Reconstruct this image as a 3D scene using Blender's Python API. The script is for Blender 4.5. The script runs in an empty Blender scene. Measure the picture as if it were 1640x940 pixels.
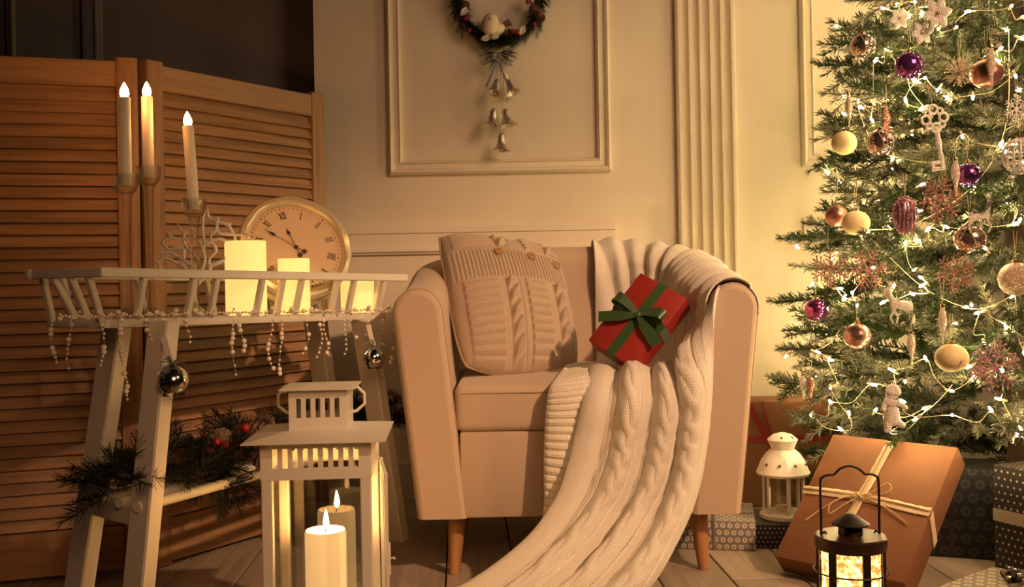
import bpy, bmesh, math, random
import numpy as np
from mathutils import Vector, Matrix, Euler
random.seed(7); rng = np.random.default_rng(7)
PI = math.pi
S = bpy.context.scene
COL = S.collection

# ------------------------------------------------------------------ camera
F, HC, ROLL, YH = 1680.0, 0.644, math.radians(1.1), 443.0
cr, sr = math.cos(ROLL), math.sin(ROLL)
cd = bpy.data.cameras.new('camera'); cam = bpy.data.objects.new('camera', cd); COL.objects.link(cam)
cd.sensor_fit = 'HORIZONTAL'; cd.sensor_width = 36.0; cd.lens = F/1640*36
cd.shift_y = -(470-YH)/1640; cd.clip_start = .02
cam.matrix_world = Matrix(((cr, sr, 0, 0), (0, 0, -1, 0), (-sr, cr, 0, HC), (0, 0, 0, 1)))
S.camera = cam

def P(px, py, Y):
    "real place of a thing seen at a pixel of the photograph, Y metres into the room"
    dx, dy = px-820, YH-py
    return Vector(((dx*cr+dy*sr)*Y/F, Y, HC+(-dx*sr+dy*cr)*Y/F))

# ------------------------------------------------------------------ world, lamps, exposure
W = bpy.data.worlds.new('world'); S.world = W; W.use_nodes = True
wb = W.node_tree.nodes['Background']; wb.inputs[0].default_value = (.42, .42, .52, 1); wb.inputs[1].default_value = .007
S.view_settings.view_transform = 'Standard'; S.view_settings.look = 'None'
S.view_settings.gamma = 1; S.view_settings.exposure = 0.0
S.cycles.use_denoising = True
S.cycles.max_bounces = 8; S.cycles.transparent_max_bounces = 16; S.cycles.sample_clamp_indirect = 6
S.cycles.caustics_reflective = False; S.cycles.caustics_refractive = False

def lamp(name, kind, loc, target, power, color, **kw):
    l = bpy.data.lights.new(name, kind); l.energy = power; l.color = color
    for k, v in kw.items(): setattr(l, k, v)
    o = bpy.data.objects.new(name, l); COL.objects.link(o); o.location = loc
    o.rotation_euler = (Vector(target)-Vector(loc)).to_track_quat('-Z', 'Y').to_euler()
    return o
lamp('key_spot', 'SPOT', (2.20, -.18, 2.41), (.22, 2.3, .34), 475, (1, .56, .29), spot_size=math.radians(32), spot_blend=1.0, shadow_soft_size=.045)
lamp('soft_wall_light', 'AREA', (1.55, .5, 1.9), (.95, 3.0, 1.0), 6.5, (1, .57, .34), size=1.1, spread=math.radians(80))  # unseen soft area light, added to brighten the wall
lamp('fill_lamp', 'AREA', (.02, .25, 1.15), (-.36, 1.85, .42), 1.05, (1, .49, .22), size=.5, spread=math.radians(56))

# ------------------------------------------------------------------ materials
MATS = {}
class NT:
    def __init__(s, m):
        m.use_nodes = True; s.t = m.node_tree; s.t.nodes.clear()
        s.out = s.n('ShaderNodeOutputMaterial')
    def n(s, ty, **kw):
        x = s.t.nodes.new(ty)
        for k, v in kw.items(): setattr(x, k, v)
        return x
    def set(s, sock, v):
        if isinstance(v, bpy.types.NodeSocket): s.t.links.new(v, sock)
        elif isinstance(v, (tuple, list)) and len(v) == 3 and sock.type == 'RGBA': sock.default_value = (*v, 1)
        else: sock.default_value = v
    def m(s, op, a, b=0.0, c=0.0):
        x = s.n('ShaderNodeMath', operation=op)
        s.set(x.inputs[0], a); s.set(x.inputs[1], b); s.set(x.inputs[2], c)
        return x.outputs[0]
    def mix(s, f, a, b):
        x = s.n('ShaderNodeMix', data_type='RGBA')
        s.set(x.inputs[0], f); s.set(x.inputs[6], a); s.set(x.inputs[7], b)
        return x.outputs[2]
    def coord(s, kind, scale=(1, 1, 1), rot=(0, 0, 0)):
        c = s.n('ShaderNodeTexCoord'); mp = s.n('ShaderNodeMapping')
        s.t.links.new(c.outputs[kind], mp.inputs[0]); mp.inputs['Scale'].default_value = scale; mp.inputs['Rotation'].default_value = rot
        return mp.outputs[0]
    def noise(s, co, scale, detail=3, rough=.5):
        x = s.n('ShaderNodeTexNoise'); s.set(x.inputs['Vector'], co)
        x.inputs['Scale'].default_value = scale; x.inputs['Detail'].default_value = detail; x.inputs['Roughness'].default_value = rough
        return x.outputs[0]
    def sep(s, co):
        x = s.n('ShaderNodeSeparateXYZ'); s.set(x.inputs[0], co); return x.outputs
    def ramp(s, v, a, b):
        x = s.n('ShaderNodeMapRange'); s.set(x.inputs[0], v); x.inputs[1].default_value = a; x.inputs[2].default_value = b
        return x.outputs[0]
    def bump(s, h, strength, dist):
        x = s.n('ShaderNodeBump'); s.set(x.inputs['Height'], h); x.inputs['Strength'].default_value = strength; x.inputs['Distance'].default_value = dist
        return x.outputs[0]
    def pbsdf(s, **kw):
        x = s.n('ShaderNodeBsdfPrincipled')
        for k, v in kw.items(): s.set(x.inputs[k.replace('_', ' ')], v)
        s.t.links.new(x.outputs[0], s.out.inputs[0]); return x
    def shader(s, sh): s.t.links.new(sh, s.out.inputs[0])

def dark(c, k): return tuple(x*k for x in c)
def mat(name, base, rough=.5, metal=0.0, var=.12, vscale=12, vstretch=(1, 1, 1), co='Object', bump=None, emis=None, **kw):
    "plain surface: base colour mottled by noise, optional fine noise bump (scale, strength, distance)"
    if name in MATS: return MATS[name]
    m = bpy.data.materials.new(name); t = NT(m)
    c = t.coord(co, vstretch)
    args = dict(Roughness=rough, Metallic=metal, **kw)
    args['Base_Color'] = t.mix(t.noise(c, vscale, 4), dark(base, 1-var), dark(base, 1+var)) if var else base
    if bump: args['Normal'] = t.bump(t.noise(c, bump[0], 3), bump[1], bump[2])
    if emis: args['Emission_Color'] = emis[0]; args['Emission_Strength'] = emis[1]
    t.pbsdf(**args); MATS[name] = m; return m

def emat(name, color, strength):
    m = bpy.data.materials.new(name); t = NT(m)
    e = t.n('ShaderNodeEmission'); e.inputs[0].default_value = (*color, 1); e.inputs[1].default_value = strength
    t.shader(e.outputs[0]); return m

def wood(name, base, axis='x', dk=.72, rough=.5, scale=1.0):
    m = bpy.data.materials.new(name); t = NT(m)
    st = {'x': (1.2, 22, 22), 'y': (22, 1.2, 22), 'z': (22, 22, 1.2)}[axis]
    oi = t.n('ShaderNodeObjectInfo')
    c = t.coord('Object', tuple(k*scale for k in st))
    ad = t.n('ShaderNodeVectorMath', operation='ADD'); t.set(ad.inputs[0], c)
    cm = t.n('ShaderNodeCombineXYZ'); r17 = t.m('MULTIPLY', oi.outputs['Random'], 17.0)
    for i in range(3): t.set(cm.inputs[i], r17)
    t.set(ad.inputs[1], cm.outputs[0])
    n1 = t.noise(ad.outputs[0], 1.6, 5, .6)
    n2 = t.m('SINE', t.m('MULTIPLY', n1, 26.0))
    g = t.ramp(t.m('ADD', t.m('MULTIPLY', n2, .22), n1), .2, .9)
    tone = t.m('MULTIPLY_ADD', oi.outputs['Random'], .24, .88)
    col = t.mix(g, dark(base, dk), dark(base, 1.12))
    hv = t.n('ShaderNodeHueSaturation'); t.set(hv.inputs['Color'], col); t.set(hv.inputs['Value'], tone)
    t.pbsdf(Base_Color=hv.outputs[0], Roughness=rough, Normal=t.bump(g, .12, .002)); return m

def knit(name, base, su, sv, strength=.6, dist=.002, fuzz=.3):
    "stockinette stitches from the cloth's own UV (metres): columns su wide, rows sv high"
    m = bpy.data.materials.new(name); t = NT(m)
    u, v, _ = t.sep(t.coord('UV'))
    cu = t.m('MULTIPLY', u, 1/su); f = t.m('FRACT', cu); d = t.m('ABSOLUTE', t.m('SUBTRACT', f, .5))
    r = t.m('FRACT', t.m('ADD', t.m('MULTIPLY', v, 1/sv), t.m('MULTIPLY', d, 1.3)))
    ridge = t.m('SINE', t.m('MULTIPLY', t.m('MULTIPLY', d, 2.0), PI))
    row = t.m('SINE', t.m('MULTIPLY', r, PI))
    h = t.m('MULTIPLY', t.m('POWER', ridge, .6), t.m('POWER', row, .7))
    n = t.noise(t.coord('UV'), 30, 3)
    col = t.mix(t.m('MULTIPLY_ADD', h, .75, t.m('MULTIPLY', n, .25)), dark(base, .82), dark(base, 1.02))  # gaps between stitches coloured darker: their shade is put into the colour
    t.pbsdf(Base_Color=col, Roughness=.9, Normal=t.bump(h, strength, dist), Sheen_Weight=fuzz); return m

def dots(name, base, ink, cell, kind):
    "wrapping paper print on the box's own faces: polka dots or small ringed flowers"
    m = bpy.data.materials.new(name); t = NT(m)
    u, v, _ = t.sep(t.coord('UV'))
    cv = t.m('MULTIPLY', v, 1/cell); row = t.m('FLOOR', cv)
    cu = t.m('ADD', t.m('MULTIPLY', u, 1/cell), t.m('MULTIPLY', t.m('MODULO', row, 2.0), .5))
    x = t.m('SUBTRACT', t.m('FRACT', cu), .5); y = t.m('SUBTRACT', t.m('FRACT', cv), .5)
    r = t.m('SQRT', t.m('ADD', t.m('MULTIPLY', x, x), t.m('MULTIPLY', y, y)))
    if kind == 'dot': k = t.m('LESS_THAN', r, .17)
    else:
        th = t.m('ARCTAN2', y, x)
        pet = t.m('MULTIPLY_ADD', t.m('COSINE', t.m('MULTIPLY', th, 8.0)), .07, .33)
        k = t.m('MULTIPLY', t.m('LESS_THAN', r, pet), t.m('GREATER_THAN', r, .17))
        k = t.m('MAXIMUM', k, t.m('LESS_THAN', r, .05))
    n = t.noise(t.coord('Object'), 9, 3)
    t.pbsdf(Base_Color=t.mix(k, t.mix(n, dark(base, .85), dark(base, 1.15)), ink), Roughness=.55); return m

def pane_mat(name, refl=.12, tint=(.97, .97, .95)):
    m = bpy.data.materials.new(name); t = NT(m)
    a = t.n('ShaderNodeBsdfTransparent'); a.inputs[0].default_value = (*tint, 1)
    b = t.n('ShaderNodeBsdfGlossy'); b.inputs['Roughness'].default_value = .015
    x = t.n('ShaderNodeMixShader'); x.inputs[0].default_value = refl
    t.t.links.new(a.outputs[0], x.inputs[1]); t.t.links.new(b.outputs[0], x.inputs[2]); t.shader(x.outputs[0]); return m

def glitter(name, base, metal=.55, scale=420):
    m = bpy.data.materials.new(name); t = NT(m)
    c = t.coord('Object'); vo = t.n('ShaderNodeTexVoronoi'); t.set(vo.inputs['Vector'], c); vo.inputs['Scale'].default_value = scale
    nm = t.bump(vo.outputs['Distance'], 1.0, .003)
    sp = t.ramp(t.sep(vo.outputs['Color'])[0], .55, .95)
    t.pbsdf(Base_Color=t.mix(sp, base, tuple(min(1, k*1.8+.1) for k in base)), Roughness=.32, Metallic=metal, Normal=nm); return m

def needle_mat(name, green, frost, amount):
    m = bpy.data.materials.new(name); t = NT(m)
    at = t.n('ShaderNodeAttribute', attribute_name='frost'); oi = t.n('ShaderNodeObjectInfo')
    k = t.ramp(t.m('ADD', at.outputs['Fac'], t.m('MULTIPLY', t.m('SUBTRACT', oi.outputs['Random'], .5), .5)), 1-amount-.25, 1-amount+.25)
    col = t.mix(k, green, frost)
    d = t.n('ShaderNodeBsdfPrincipled'); t.set(d.inputs['Base Color'], col); d.inputs['Roughness'].default_value = .5
    tr = t.n('ShaderNodeBsdfTranslucent'); t.set(tr.inputs[0], t.mix(.5, col, (.30, .34, .04)))
    x = t.n('ShaderNodeMixShader'); x.inputs[0].default_value = .38
    t.t.links.new(d.outputs[0], x.inputs[1]); t.t.links.new(tr.outputs[0], x.inputs[2]); t.shader(x.outputs[0]); return m

wall_m = mat('wall_plaster', (.78, .70, .56), .75, var=.09, vscale=4, bump=(60, .08, .002))
trim_m = mat('trim_paint', (.80, .72, .58), .5, var=.03, vscale=8)
fabric_m = mat('cream_cotton', (.52, .395, .29), .9, var=.05, vscale=350, bump=(900, .25, .0006), Sheen_Weight=.2)
seam_m = mat('seam_cord', (.40, .28, .19), .9, var=.05)
white_m = mat('white_paint', (.72, .68, .60), .45, var=.05, vscale=20)
wmetal_m = mat('white_enamel', (.76, .72, .63), .38, var=.03, vscale=15)
pine_z = wood('pine_upright', (.42, .24, .12), 'z'); pine_x = wood('pine_slat', (.40, .23, .12), 'x')
beech_m = wood('beech_leg', (.42, .21, .09), 'z', .8)
floor_m = wood('pale_plank', (.38, .30, .23), 'y', .82, .42, .6)
joint_m = mat('plank_joint', (.05, .035, .025), .9)
black_m = mat('black_iron', (.035, .022, .018), .42, .6, var=.2)
chrome_m = mat('silver', (.78, .74, .68), .12, 1.0, var=.03)
def clear_glass():
    m = bpy.data.materials.new('clear_glass'); t = NT(m); lw = t.n('ShaderNodeLayerWeight'); lw.inputs[0].default_value = .35
    a = t.n('ShaderNodeBsdfTransparent'); t.set(a.inputs[0], t.mix(lw.outputs['Facing'], (.98, .98, .97), (.72, .70, .66)))
    g = t.n('ShaderNodeBsdfGlass'); g.inputs['IOR'].default_value = 1.4; g.inputs['Roughness'].default_value = .02; g.inputs[0].default_value = (.97, .96, .93, 1)
    x = t.n('ShaderNodeMixShader'); t.set(x.inputs[0], t.m('MULTIPLY_ADD', lw.outputs['Facing'], .45, .22))
    t.t.links.new(a.outputs[0], x.inputs[1]); t.t.links.new(g.outputs[0], x.inputs[2]); t.shader(x.outputs[0]); return m
glass_m = clear_glass()
pane_m = pane_mat('window_pane', .10); pane_back = pane_mat('lantern_pane', .30)
kraft_m = mat('kraft_paper', (.215, .090, .038), .8, var=.14, vscale=14, bump=(30, .15, .004))
red_m = mat('red_paper', (.30, .024, .017), .5, var=.18, vscale=30, bump=(40, .12, .002))
green_m = mat('green_satin', (.030, .075, .016), .38, var=.15, vscale=30, Sheen_Weight=.3)
redrib_m = mat('red_ribbon', (.24, .010, .014), .5)
lace_m = mat('cream_lace', (.72, .58, .40), .9, var=.3, vscale=260)
twine_m = mat('jute_twine', (.50, .34, .18), .9, var=.25, vscale=200)
button_m = mat('wood_button', (.33, .17, .08), .5, var=.2)
bark_m = mat('bark', (.055, .034, .020), .9, var=.35)
pearl_m = mat('pearl', (.86, .78, .68), .22, var=.03, Coat_Weight=.6)
needle_tree = needle_mat('fir_needles', (.022, .056, .010), (.30, .30, .22), .42)
needle_dark = needle_mat('pine_needles_dark', (.006, .018, .011), (.13, .14, .12), .18)
wax_m = mat('ivory_wax', (.80, .70, .55), .45, var=.03, emis=((1, .55, .22), .07), Subsurface_Weight=.25, Subsurface_Radius=(.02, .01, .005))
flame_led = emat('led_flame', (1, .39, .11), 200)
flame_real = emat('candle_flame', (1, .48, .14), 900)
led_wax = mat('glowing_wax', (.55, .42, .25), .5, var=.04, vscale=30, emis=((1, .60, .165), 1.12))
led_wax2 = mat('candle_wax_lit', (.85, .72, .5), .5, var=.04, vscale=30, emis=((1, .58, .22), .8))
bulb_m = emat('fairy_bulb', (1, .70, .30), 480)
wire_m = mat('clear_wire', (.70, .62, .42), .35, var=.1)

# ------------------------------------------------------------------ mesh helpers
class MB:
    def __init__(s): s.v = []; s.f = []; s.uv = None
    def add(s, vs, fs):
        o = len(s.v); s.v += [tuple(p) for p in vs]; s.f += [tuple(i+o for i in f) for f in fs]; return s
    def box(s, c, d, R=None):
        vs = []
        for k in range(8):
            p = Vector(((k & 1)-.5, (k >> 1 & 1)-.5, (k >> 2 & 1)-.5)); p = Vector((p.x*d[0], p.y*d[1], p.z*d[2]))
            if R is not None: p = R @ p
            vs.append(p+Vector(c))
        return s.add(vs, [(0, 2, 3, 1), (4, 5, 7, 6), (0, 1, 5, 4), (2, 6, 7, 3), (0, 4, 6, 2), (1, 3, 7, 5)])
    def rbox(s, c, d, r=.003, seg=2, R=None):
        bm = bmesh.new(); bmesh.ops.create_cube(bm, size=1)
        for v in bm.verts: v.co = Vector((v.co.x*d[0], v.co.y*d[1], v.co.z*d[2]))
        bmesh.ops.bevel(bm, geom=list(bm.edges), offset=min(r, .45*min(d)), segments=seg, affect='EDGES', profile=.5)
        bm.verts.index_update()
        M = R if R is not None else Matrix.Identity(3)
        s.add([M @ v.co+Vector(c) for v in bm.verts], [[v.index for v in f.verts] for f in bm.faces]); bm.free(); return s
    def beam(s, a, b, w, h, up=(0, 0, 1), r=.002):
        a, b = Vector(a), Vector(b); z = (b-a); L = z.length; z.normalize()
        x = Vector(up).cross(z); x = x.normalized() if x.length > 1e-6 else Vector((1, 0, 0)); y = z.cross(x)
        return s.rbox((a+b)/2, (w, h, L), r, 1, Matrix((x, y, z)).transposed())
    def tube(s, pts, r, n=6, closed=False, cap=True):
        pts = [Vector(p) for p in pts]; m = len(pts); rr = r if hasattr(r, '__len__') else [r]*m
        o = len(s.v); prev = None
        for i, p in enumerate(pts):
            a = pts[(i-1) % m] if (closed or i > 0) else p; b = pts[(i+1) % m] if (closed or i < m-1) else p
            d = b-a; d = d.normalized() if d.length > 1e-9 else Vector((0, 0, 1))
            if prev is None:
                prev = d.orthogonal().normalized()
            x = prev-d*prev.dot(d); x = x.normalized() if x.length > 1e-6 else d.orthogonal().normalized(); prev = x; y = d.cross(x)
            for k in range(n):
                t = 2*PI*k/n; s.v.append(tuple(p+rr[i]*(math.cos(t)*x+math.sin(t)*y)))
        for i in range(m if closed else m-1):
            j = (i+1) % m
            for k in range(n):
                l = (k+1) % n; s.f.append((o+i*n+k, o+i*n+l, o+j*n+l, o+j*n+k))
        if cap and not closed:
            s.f.append(tuple(o+k for k in reversed(range(n)))); s.f.append(tuple(o+(m-1)*n+k for k in range(n)))
        return s
    def lathe(s, prof, n=24, c=(0, 0, 0), R=None, sq=None):
        o = len(s.v); M = R if R is not None else Matrix.Identity(3); c = Vector(c); idx = []
        for (r, z) in prof:
            if r < 1e-6: idx.append([len(s.v)]); s.v.append(tuple(M @ Vector((0, 0, z))+c)); continue
            ring = []
            for k in range(n):
                t = 2*PI*k/n; ring.append(len(s.v)); s.v.append(tuple(M @ Vector((r*math.cos(t), r*math.sin(t), z))+c))
            idx.append(ring)
        for A, B in zip(idx[:-1], idx[1:]):
            if len(A) == 1 and len(B) == 1: continue
            for k in range(n):
                l = (k+1) % n
                if len(A) == 1: s.f.append((A[0], B[l], B[k]))
                elif len(B) == 1: s.f.append((A[k], A[l], B[0]))
                else: s.f.append((A[k], A[l], B[l], B[k]))
        return s
    def ball(s, c, r, n=16, m=10, sc=(1, 1, 1)):
        R = Matrix.Diagonal(sc)
        return s.lathe([(r*math.sin(PI*i/m), -r*math.cos(PI*i/m)) for i in range(m+1)], n, c, R)
    def grid(s, G, uv=None):
        "G: (nu, nv, 3) array of points"
        nu, nv = G.shape[:2]; o = len(s.v)
        s.v += [tuple(p) for p in G.reshape(-1, 3)]
        for i in range(nu-1):
            for j in range(nv-1):
                a = o+i*nv+j; s.f.append((a, a+1, a+nv+1, a+nv))
        if uv is not None: s.uv = (s.uv or [])+[tuple(p) for p in uv.reshape(-1, 2)]
        return s
    def strip(s, pts, w, nrm, th=.0008):
        "flat ribbon along pts, width w, lying across nrm"
        pts = [Vector(p) for p in pts]; m = len(pts); o = len(s.v)
        ww = w if hasattr(w, '__len__') else [w]*m; nn = nrm if isinstance(nrm, list) else [nrm]*m
        for i, p in enumerate(pts):
            d = (pts[min(i+1, m-1)]-pts[max(i-1, 0)]).normalized(); n = Vector(nn[i]); x = d.cross(n).normalized(); y = x.cross(d).normalized()
            for a, b in ((-1, -1), (1, -1), (1, 1), (-1, 1)): s.v.append(tuple(p+x*a*ww[i]/2+y*b*th/2))
        for i in range(m-1):
            for k in range(4):
                l = (k+1) % 4; s.f.append((o+i*4+k, o+i*4+l, o+i*4+4+l, o+i*4+4+k))
        s.f.append((o+3, o+2, o+1, o)); e = o+(m-1)*4; s.f.append((e, e+1, e+2, e+3)); return s
    def prism(s, poly, y0, y1, f=lambda a, b, y: (a, y, b)):
        n = len(poly); vs = [f(a, b, y0) for a, b in poly]+[f(a, b, y1) for a, b in poly]
        return s.add(vs, [tuple(range(n))[::-1], tuple(range(n, 2*n))]+[(i, (i+1) % n, n+(i+1) % n, n+i) for i in range(n)])
    def mesh(s, name, m, smooth=35, inv=None):
        vs = s.v
        me = bpy.data.meshes.new(name)
        if inv is not None:
            A = np.array(vs)@np.array(inv.to_3x3()).T+np.array(inv.translation); vs = A.tolist()
        me.from_pydata(vs, [], s.f)
        me.materials.append(m)
        nl = len(me.loops); li = np.empty(nl, np.int32); me.loops.foreach_get('vertex_index', li)
        uvl = me.uv_layers.new(name='UVMap')
        if s.uv is not None: U = np.array(s.uv)[li]
        else:
            V = np.array(vs)[li]; npol = len(me.polygons)
            nr = np.empty(npol*3, np.float32); me.polygons.foreach_get('normal', nr); nr = np.abs(nr.reshape(-1, 3))
            lt = np.empty(npol, np.int32); me.polygons.foreach_get('loop_total', lt)
            ax = np.repeat(nr.argmax(1), lt)
            U = np.where((ax == 0)[:, None], V[:, [1, 2]], np.where((ax == 1)[:, None], V[:, [0, 2]], V[:, [0, 1]]))
        uvl.data.foreach_set('uv', U.astype(np.float32).ravel())
        if smooth:
            me.shade_smooth()
            if smooth < 180: me.set_sharp_from_angle(angle=math.radians(smooth))
        me.update(); return me

def link(name, me, parent=None):
    o = bpy.data.objects.new(name, me); COL.objects.link(o)
    if parent is not None: o.parent = parent
    return o
def thing(name, label, cat, loc=(0, 0, 0), rot=(0, 0, 0), group=None, mat3=None):
    o = bpy.data.objects.new(name, None); COL.objects.link(o); o.empty_display_size = .05
    o.location = loc; o.rotation_euler = mat3.to_euler() if mat3 is not None else rot
    o['label'] = label; o['category'] = cat
    if group: o['group'] = group
    o.matrix_basis  # parts sit at identity below
    return o
def root_inv(o):
    M = Matrix.Translation(o.location) @ o.rotation_euler.to_matrix().to_4x4()
    p = o.parent
    while p is not None:
        M = (Matrix.Translation(p.location) @ p.rotation_euler.to_matrix().to_4x4()) @ M; p = p.parent
    return M.inverted()
def part(name, mb, m, parent, world=False, smooth=35, label=None):
    o = link(name, mb.mesh(name, m, smooth, root_inv(parent) if world else None), parent)
    if label: o['label'] = label
    return o
def struct(name, mb, m, smooth=35, parent=None):
    o = link(name, mb.mesh(name, m, smooth), parent)
    if parent is None: o['kind'] = 'structure'
    return o
def tag(o, label, cat, group=None):
    o['label'] = label; o['category'] = cat
    if group: o['group'] = group
    return o

def catmull(C, n):
    "C: (k, ...) control points -> n samples"
    C = np.asarray(C, float); k = len(C)
    E = np.concatenate([[2*C[0]-C[1]], C, [2*C[-1]-C[-2]]])
    t = np.linspace(0, k-1, n); i = np.minimum(t.astype(int), k-2); f = t-i
    f = f.reshape((-1,)+(1,)*(C.ndim-1)); p0, p1, p2, p3 = E[i], E[i+1], E[i+2], E[i+3]
    return .5*(2*p1+(p2-p0)*f+(2*p0-5*p1+4*p2-p3)*f**2+(3*p1-p0-3*p2+p3)*f**3)
def curve(pts, n): return [Vector(p) for p in catmull([tuple(p) for p in pts], n)]
def normals(G):
    du = np.gradient(G, axis=0); dv = np.gradient(G, axis=1); n = np.cross(du, dv)
    return n/(np.linalg.norm(n, axis=2, keepdims=True)+1e-12)
def solid(o, th, off=-1):
    md = o.modifiers.new('thickness', 'SOLIDIFY'); md.thickness = th; md.offset = off; return o

# ================================================================== SETTING
YW = 3.06
def WX(px): return (px-820)/F*YW
def WZ(py, px=820): return P(px, py, YW).z
xcorner = P(503, 100, YW).x
floor = struct('floor', MB().box((0, 2.0, -.03), (6.0, 5.0, .03)), joint_m, 0)
ang = math.radians(2.7); Rf = Matrix.Rotation(ang, 3, 'Z'); wpl = .150
x00 = P(714, 925, 2.26); sx0 = (Rf.inverted() @ x00).x % wpl
pm = {}
for i in range(-13, 13):
    y = 1.35-((i*37) % 11)*.09
    while y < 3.4:
        L = .92
        if y+L > 1.5:
            key = L
            if key not in pm: pm[key] = MB().rbox((0, 0, 0), (wpl-.0035, L-.003, .016), .0015, 1).mesh('plank', floor_m, 20)
            c = Rf @ Vector((sx0+(i+.5)*wpl, y+L/2, 0))
            if abs(c.x) < 1.75 and c.y+L/2 < 3.95:
                o = link('plank', pm[key], floor); o.location = (c.x, c.y, -.008); o.rotation_euler = (0, 0, ang)
        y += L
def panel_profile(mb, a, b, n, prof):
    "moulding swept from a to b on the wall face (normal n), prof = [(across, out)]"
    pass
# wall: main face with a step back on the left
wall = struct('wall_back', MB().box(((xcorner+3)/2, YW+.06, 1.3), (3-xcorner, .12, 2.62)).box((xcorner+.05, YW+.16, 1.3), (.1, .1, 2.62)), wall_m, 0)
taupe_m = mat('taupe_wall', (.30, .26, .235), .75, var=.05, vscale=3); taupe2_m = mat('taupe_trim', (.34, .295, .26), .5, var=.03)  # recessed wall and its trims in a darker taupe than the main wall
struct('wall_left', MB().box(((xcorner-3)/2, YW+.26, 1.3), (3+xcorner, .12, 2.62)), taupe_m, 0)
def frame(mb, x0, x1, z0, z1, w, y, d=.024):
    "mitred picture moulding around a wall panel: two steps and a bead"
    prof = [(0, 0), (0, d*.6), (w*.16, d), (w*.32, d*.85), (w*.42, d*.45), (w*.72, d*.55), (w*.80, d*.8), (w*.92, d*.6), (w, 0)]
    rings = []
    for (a, h) in prof:
        rings.append([(x0+a, y-h, z0+a), (x1-a, y-h, z0+a), (x1-a, y-h, z1-a), (x0+a, y-h, z1-a)])
    o = len(mb.v)
    for r in rings: mb.v += r
    for i in range(len(rings)-1):
        for k in range(4):
            l = (k+1) % 4; mb.f.append((o+i*4+k, o+i*4+l, o+i*4+4+l, o+i*4+4+k))
    return mb
fb = WZ(278, 800); fx0 = P(624, 270, YW).x; fx1 = P(979, 270, YW).x
struct('trim_1', frame(MB(), fx0, fx1, fb, 2.1, .042, YW), trim_m, 20)
rx0 = P(1283, 265, YW).x
struct('trim_2', frame(MB(), rx0, rx0+.65, P(1284, 267, YW).z, 2.1, .042, YW), trim_m, 20)
def rail(x0, x1, zt, zb):
    "moulded rail board with bevelled ends"
    prof = [(zt, 0), (zt, .012), (zt-.006, .018), (zt-.022, .018), (zt-.025, .013), (zb+.020, .013), (zb+.016, .019), (zb+.008, .019), (zb+.005, .012), (zb, .010), (zb, 0)]
    mb = MB(); n = len(prof)
    L = [(x0+(.012-.6*o if o else 0), YW-o, z) for z, o in prof]; Rr = [(x1-(.012-.6*o if o else 0), YW-o, z) for z, o in prof]
    mb.add(L+Rr, [(i, i+1, n+i+1, n+i) for i in range(n-1)]+[tuple(range(n))[::-1], tuple(range(n, 2*n))]); return mb
zt = P(780, 359, YW).z; zb = P(780, 405, YW).z
struct('trim_3', rail(xcorner+.004, P(987, 380, YW).x, zt, zb), trim_m, 20)
struct('trim_4', rail(P(1284, 370, YW).x, 2.9, P(1300, 349, YW).z, P(1300, 389, YW).z), trim_m, 20)
# fluted pilaster
pl, pr = P(1081, 100, YW).x, P(1176, 100, YW).x
prof = [(pl, 0), (pl, .022), (pl+.006, .026)]
nf = 5; fw = (pr-pl-.02)/nf
for i in range(nf):
    a = pl+.010+i*fw
    prof += [(a+fw*.10, .026)]+[(a+fw*(.12+.76*t), .026-.017*math.sin(PI*t)**.7) for t in (.0, .12, .3, .5, .7, .88, 1.0)]+[(a+fw*.90, .026)]
prof += [(pr-.006, .026), (pr, .022), (pr, 0)]
mb = MB(); n = len(prof)
mb.add([(x, YW-o, 0.0) for x, o in prof]+[(x, YW-o, 2.6) for x, o in prof], [(i, i+1, n+i+1, n+i) for i in range(n-1)]+[tuple(range(n)), tuple(range(n, 2*n))[::-1]])
struct('trim_5', mb, trim_m, 25)
# recessed left wall: corner strip and two panel mouldings
YL = YW+.20
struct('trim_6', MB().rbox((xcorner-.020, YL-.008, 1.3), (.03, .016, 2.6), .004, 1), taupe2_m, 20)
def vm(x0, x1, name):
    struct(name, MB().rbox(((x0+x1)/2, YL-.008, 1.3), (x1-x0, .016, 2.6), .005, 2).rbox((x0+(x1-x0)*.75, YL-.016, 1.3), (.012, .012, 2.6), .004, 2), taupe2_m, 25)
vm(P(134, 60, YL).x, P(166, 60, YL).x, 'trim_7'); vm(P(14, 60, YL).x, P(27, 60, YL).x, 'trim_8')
struct('baseboard_back', MB().rbox(((xcorner+2.9)/2, YW-.008, .055), (2.9-xcorner, .016, .11), .004, 2), trim_m, 25)

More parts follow.
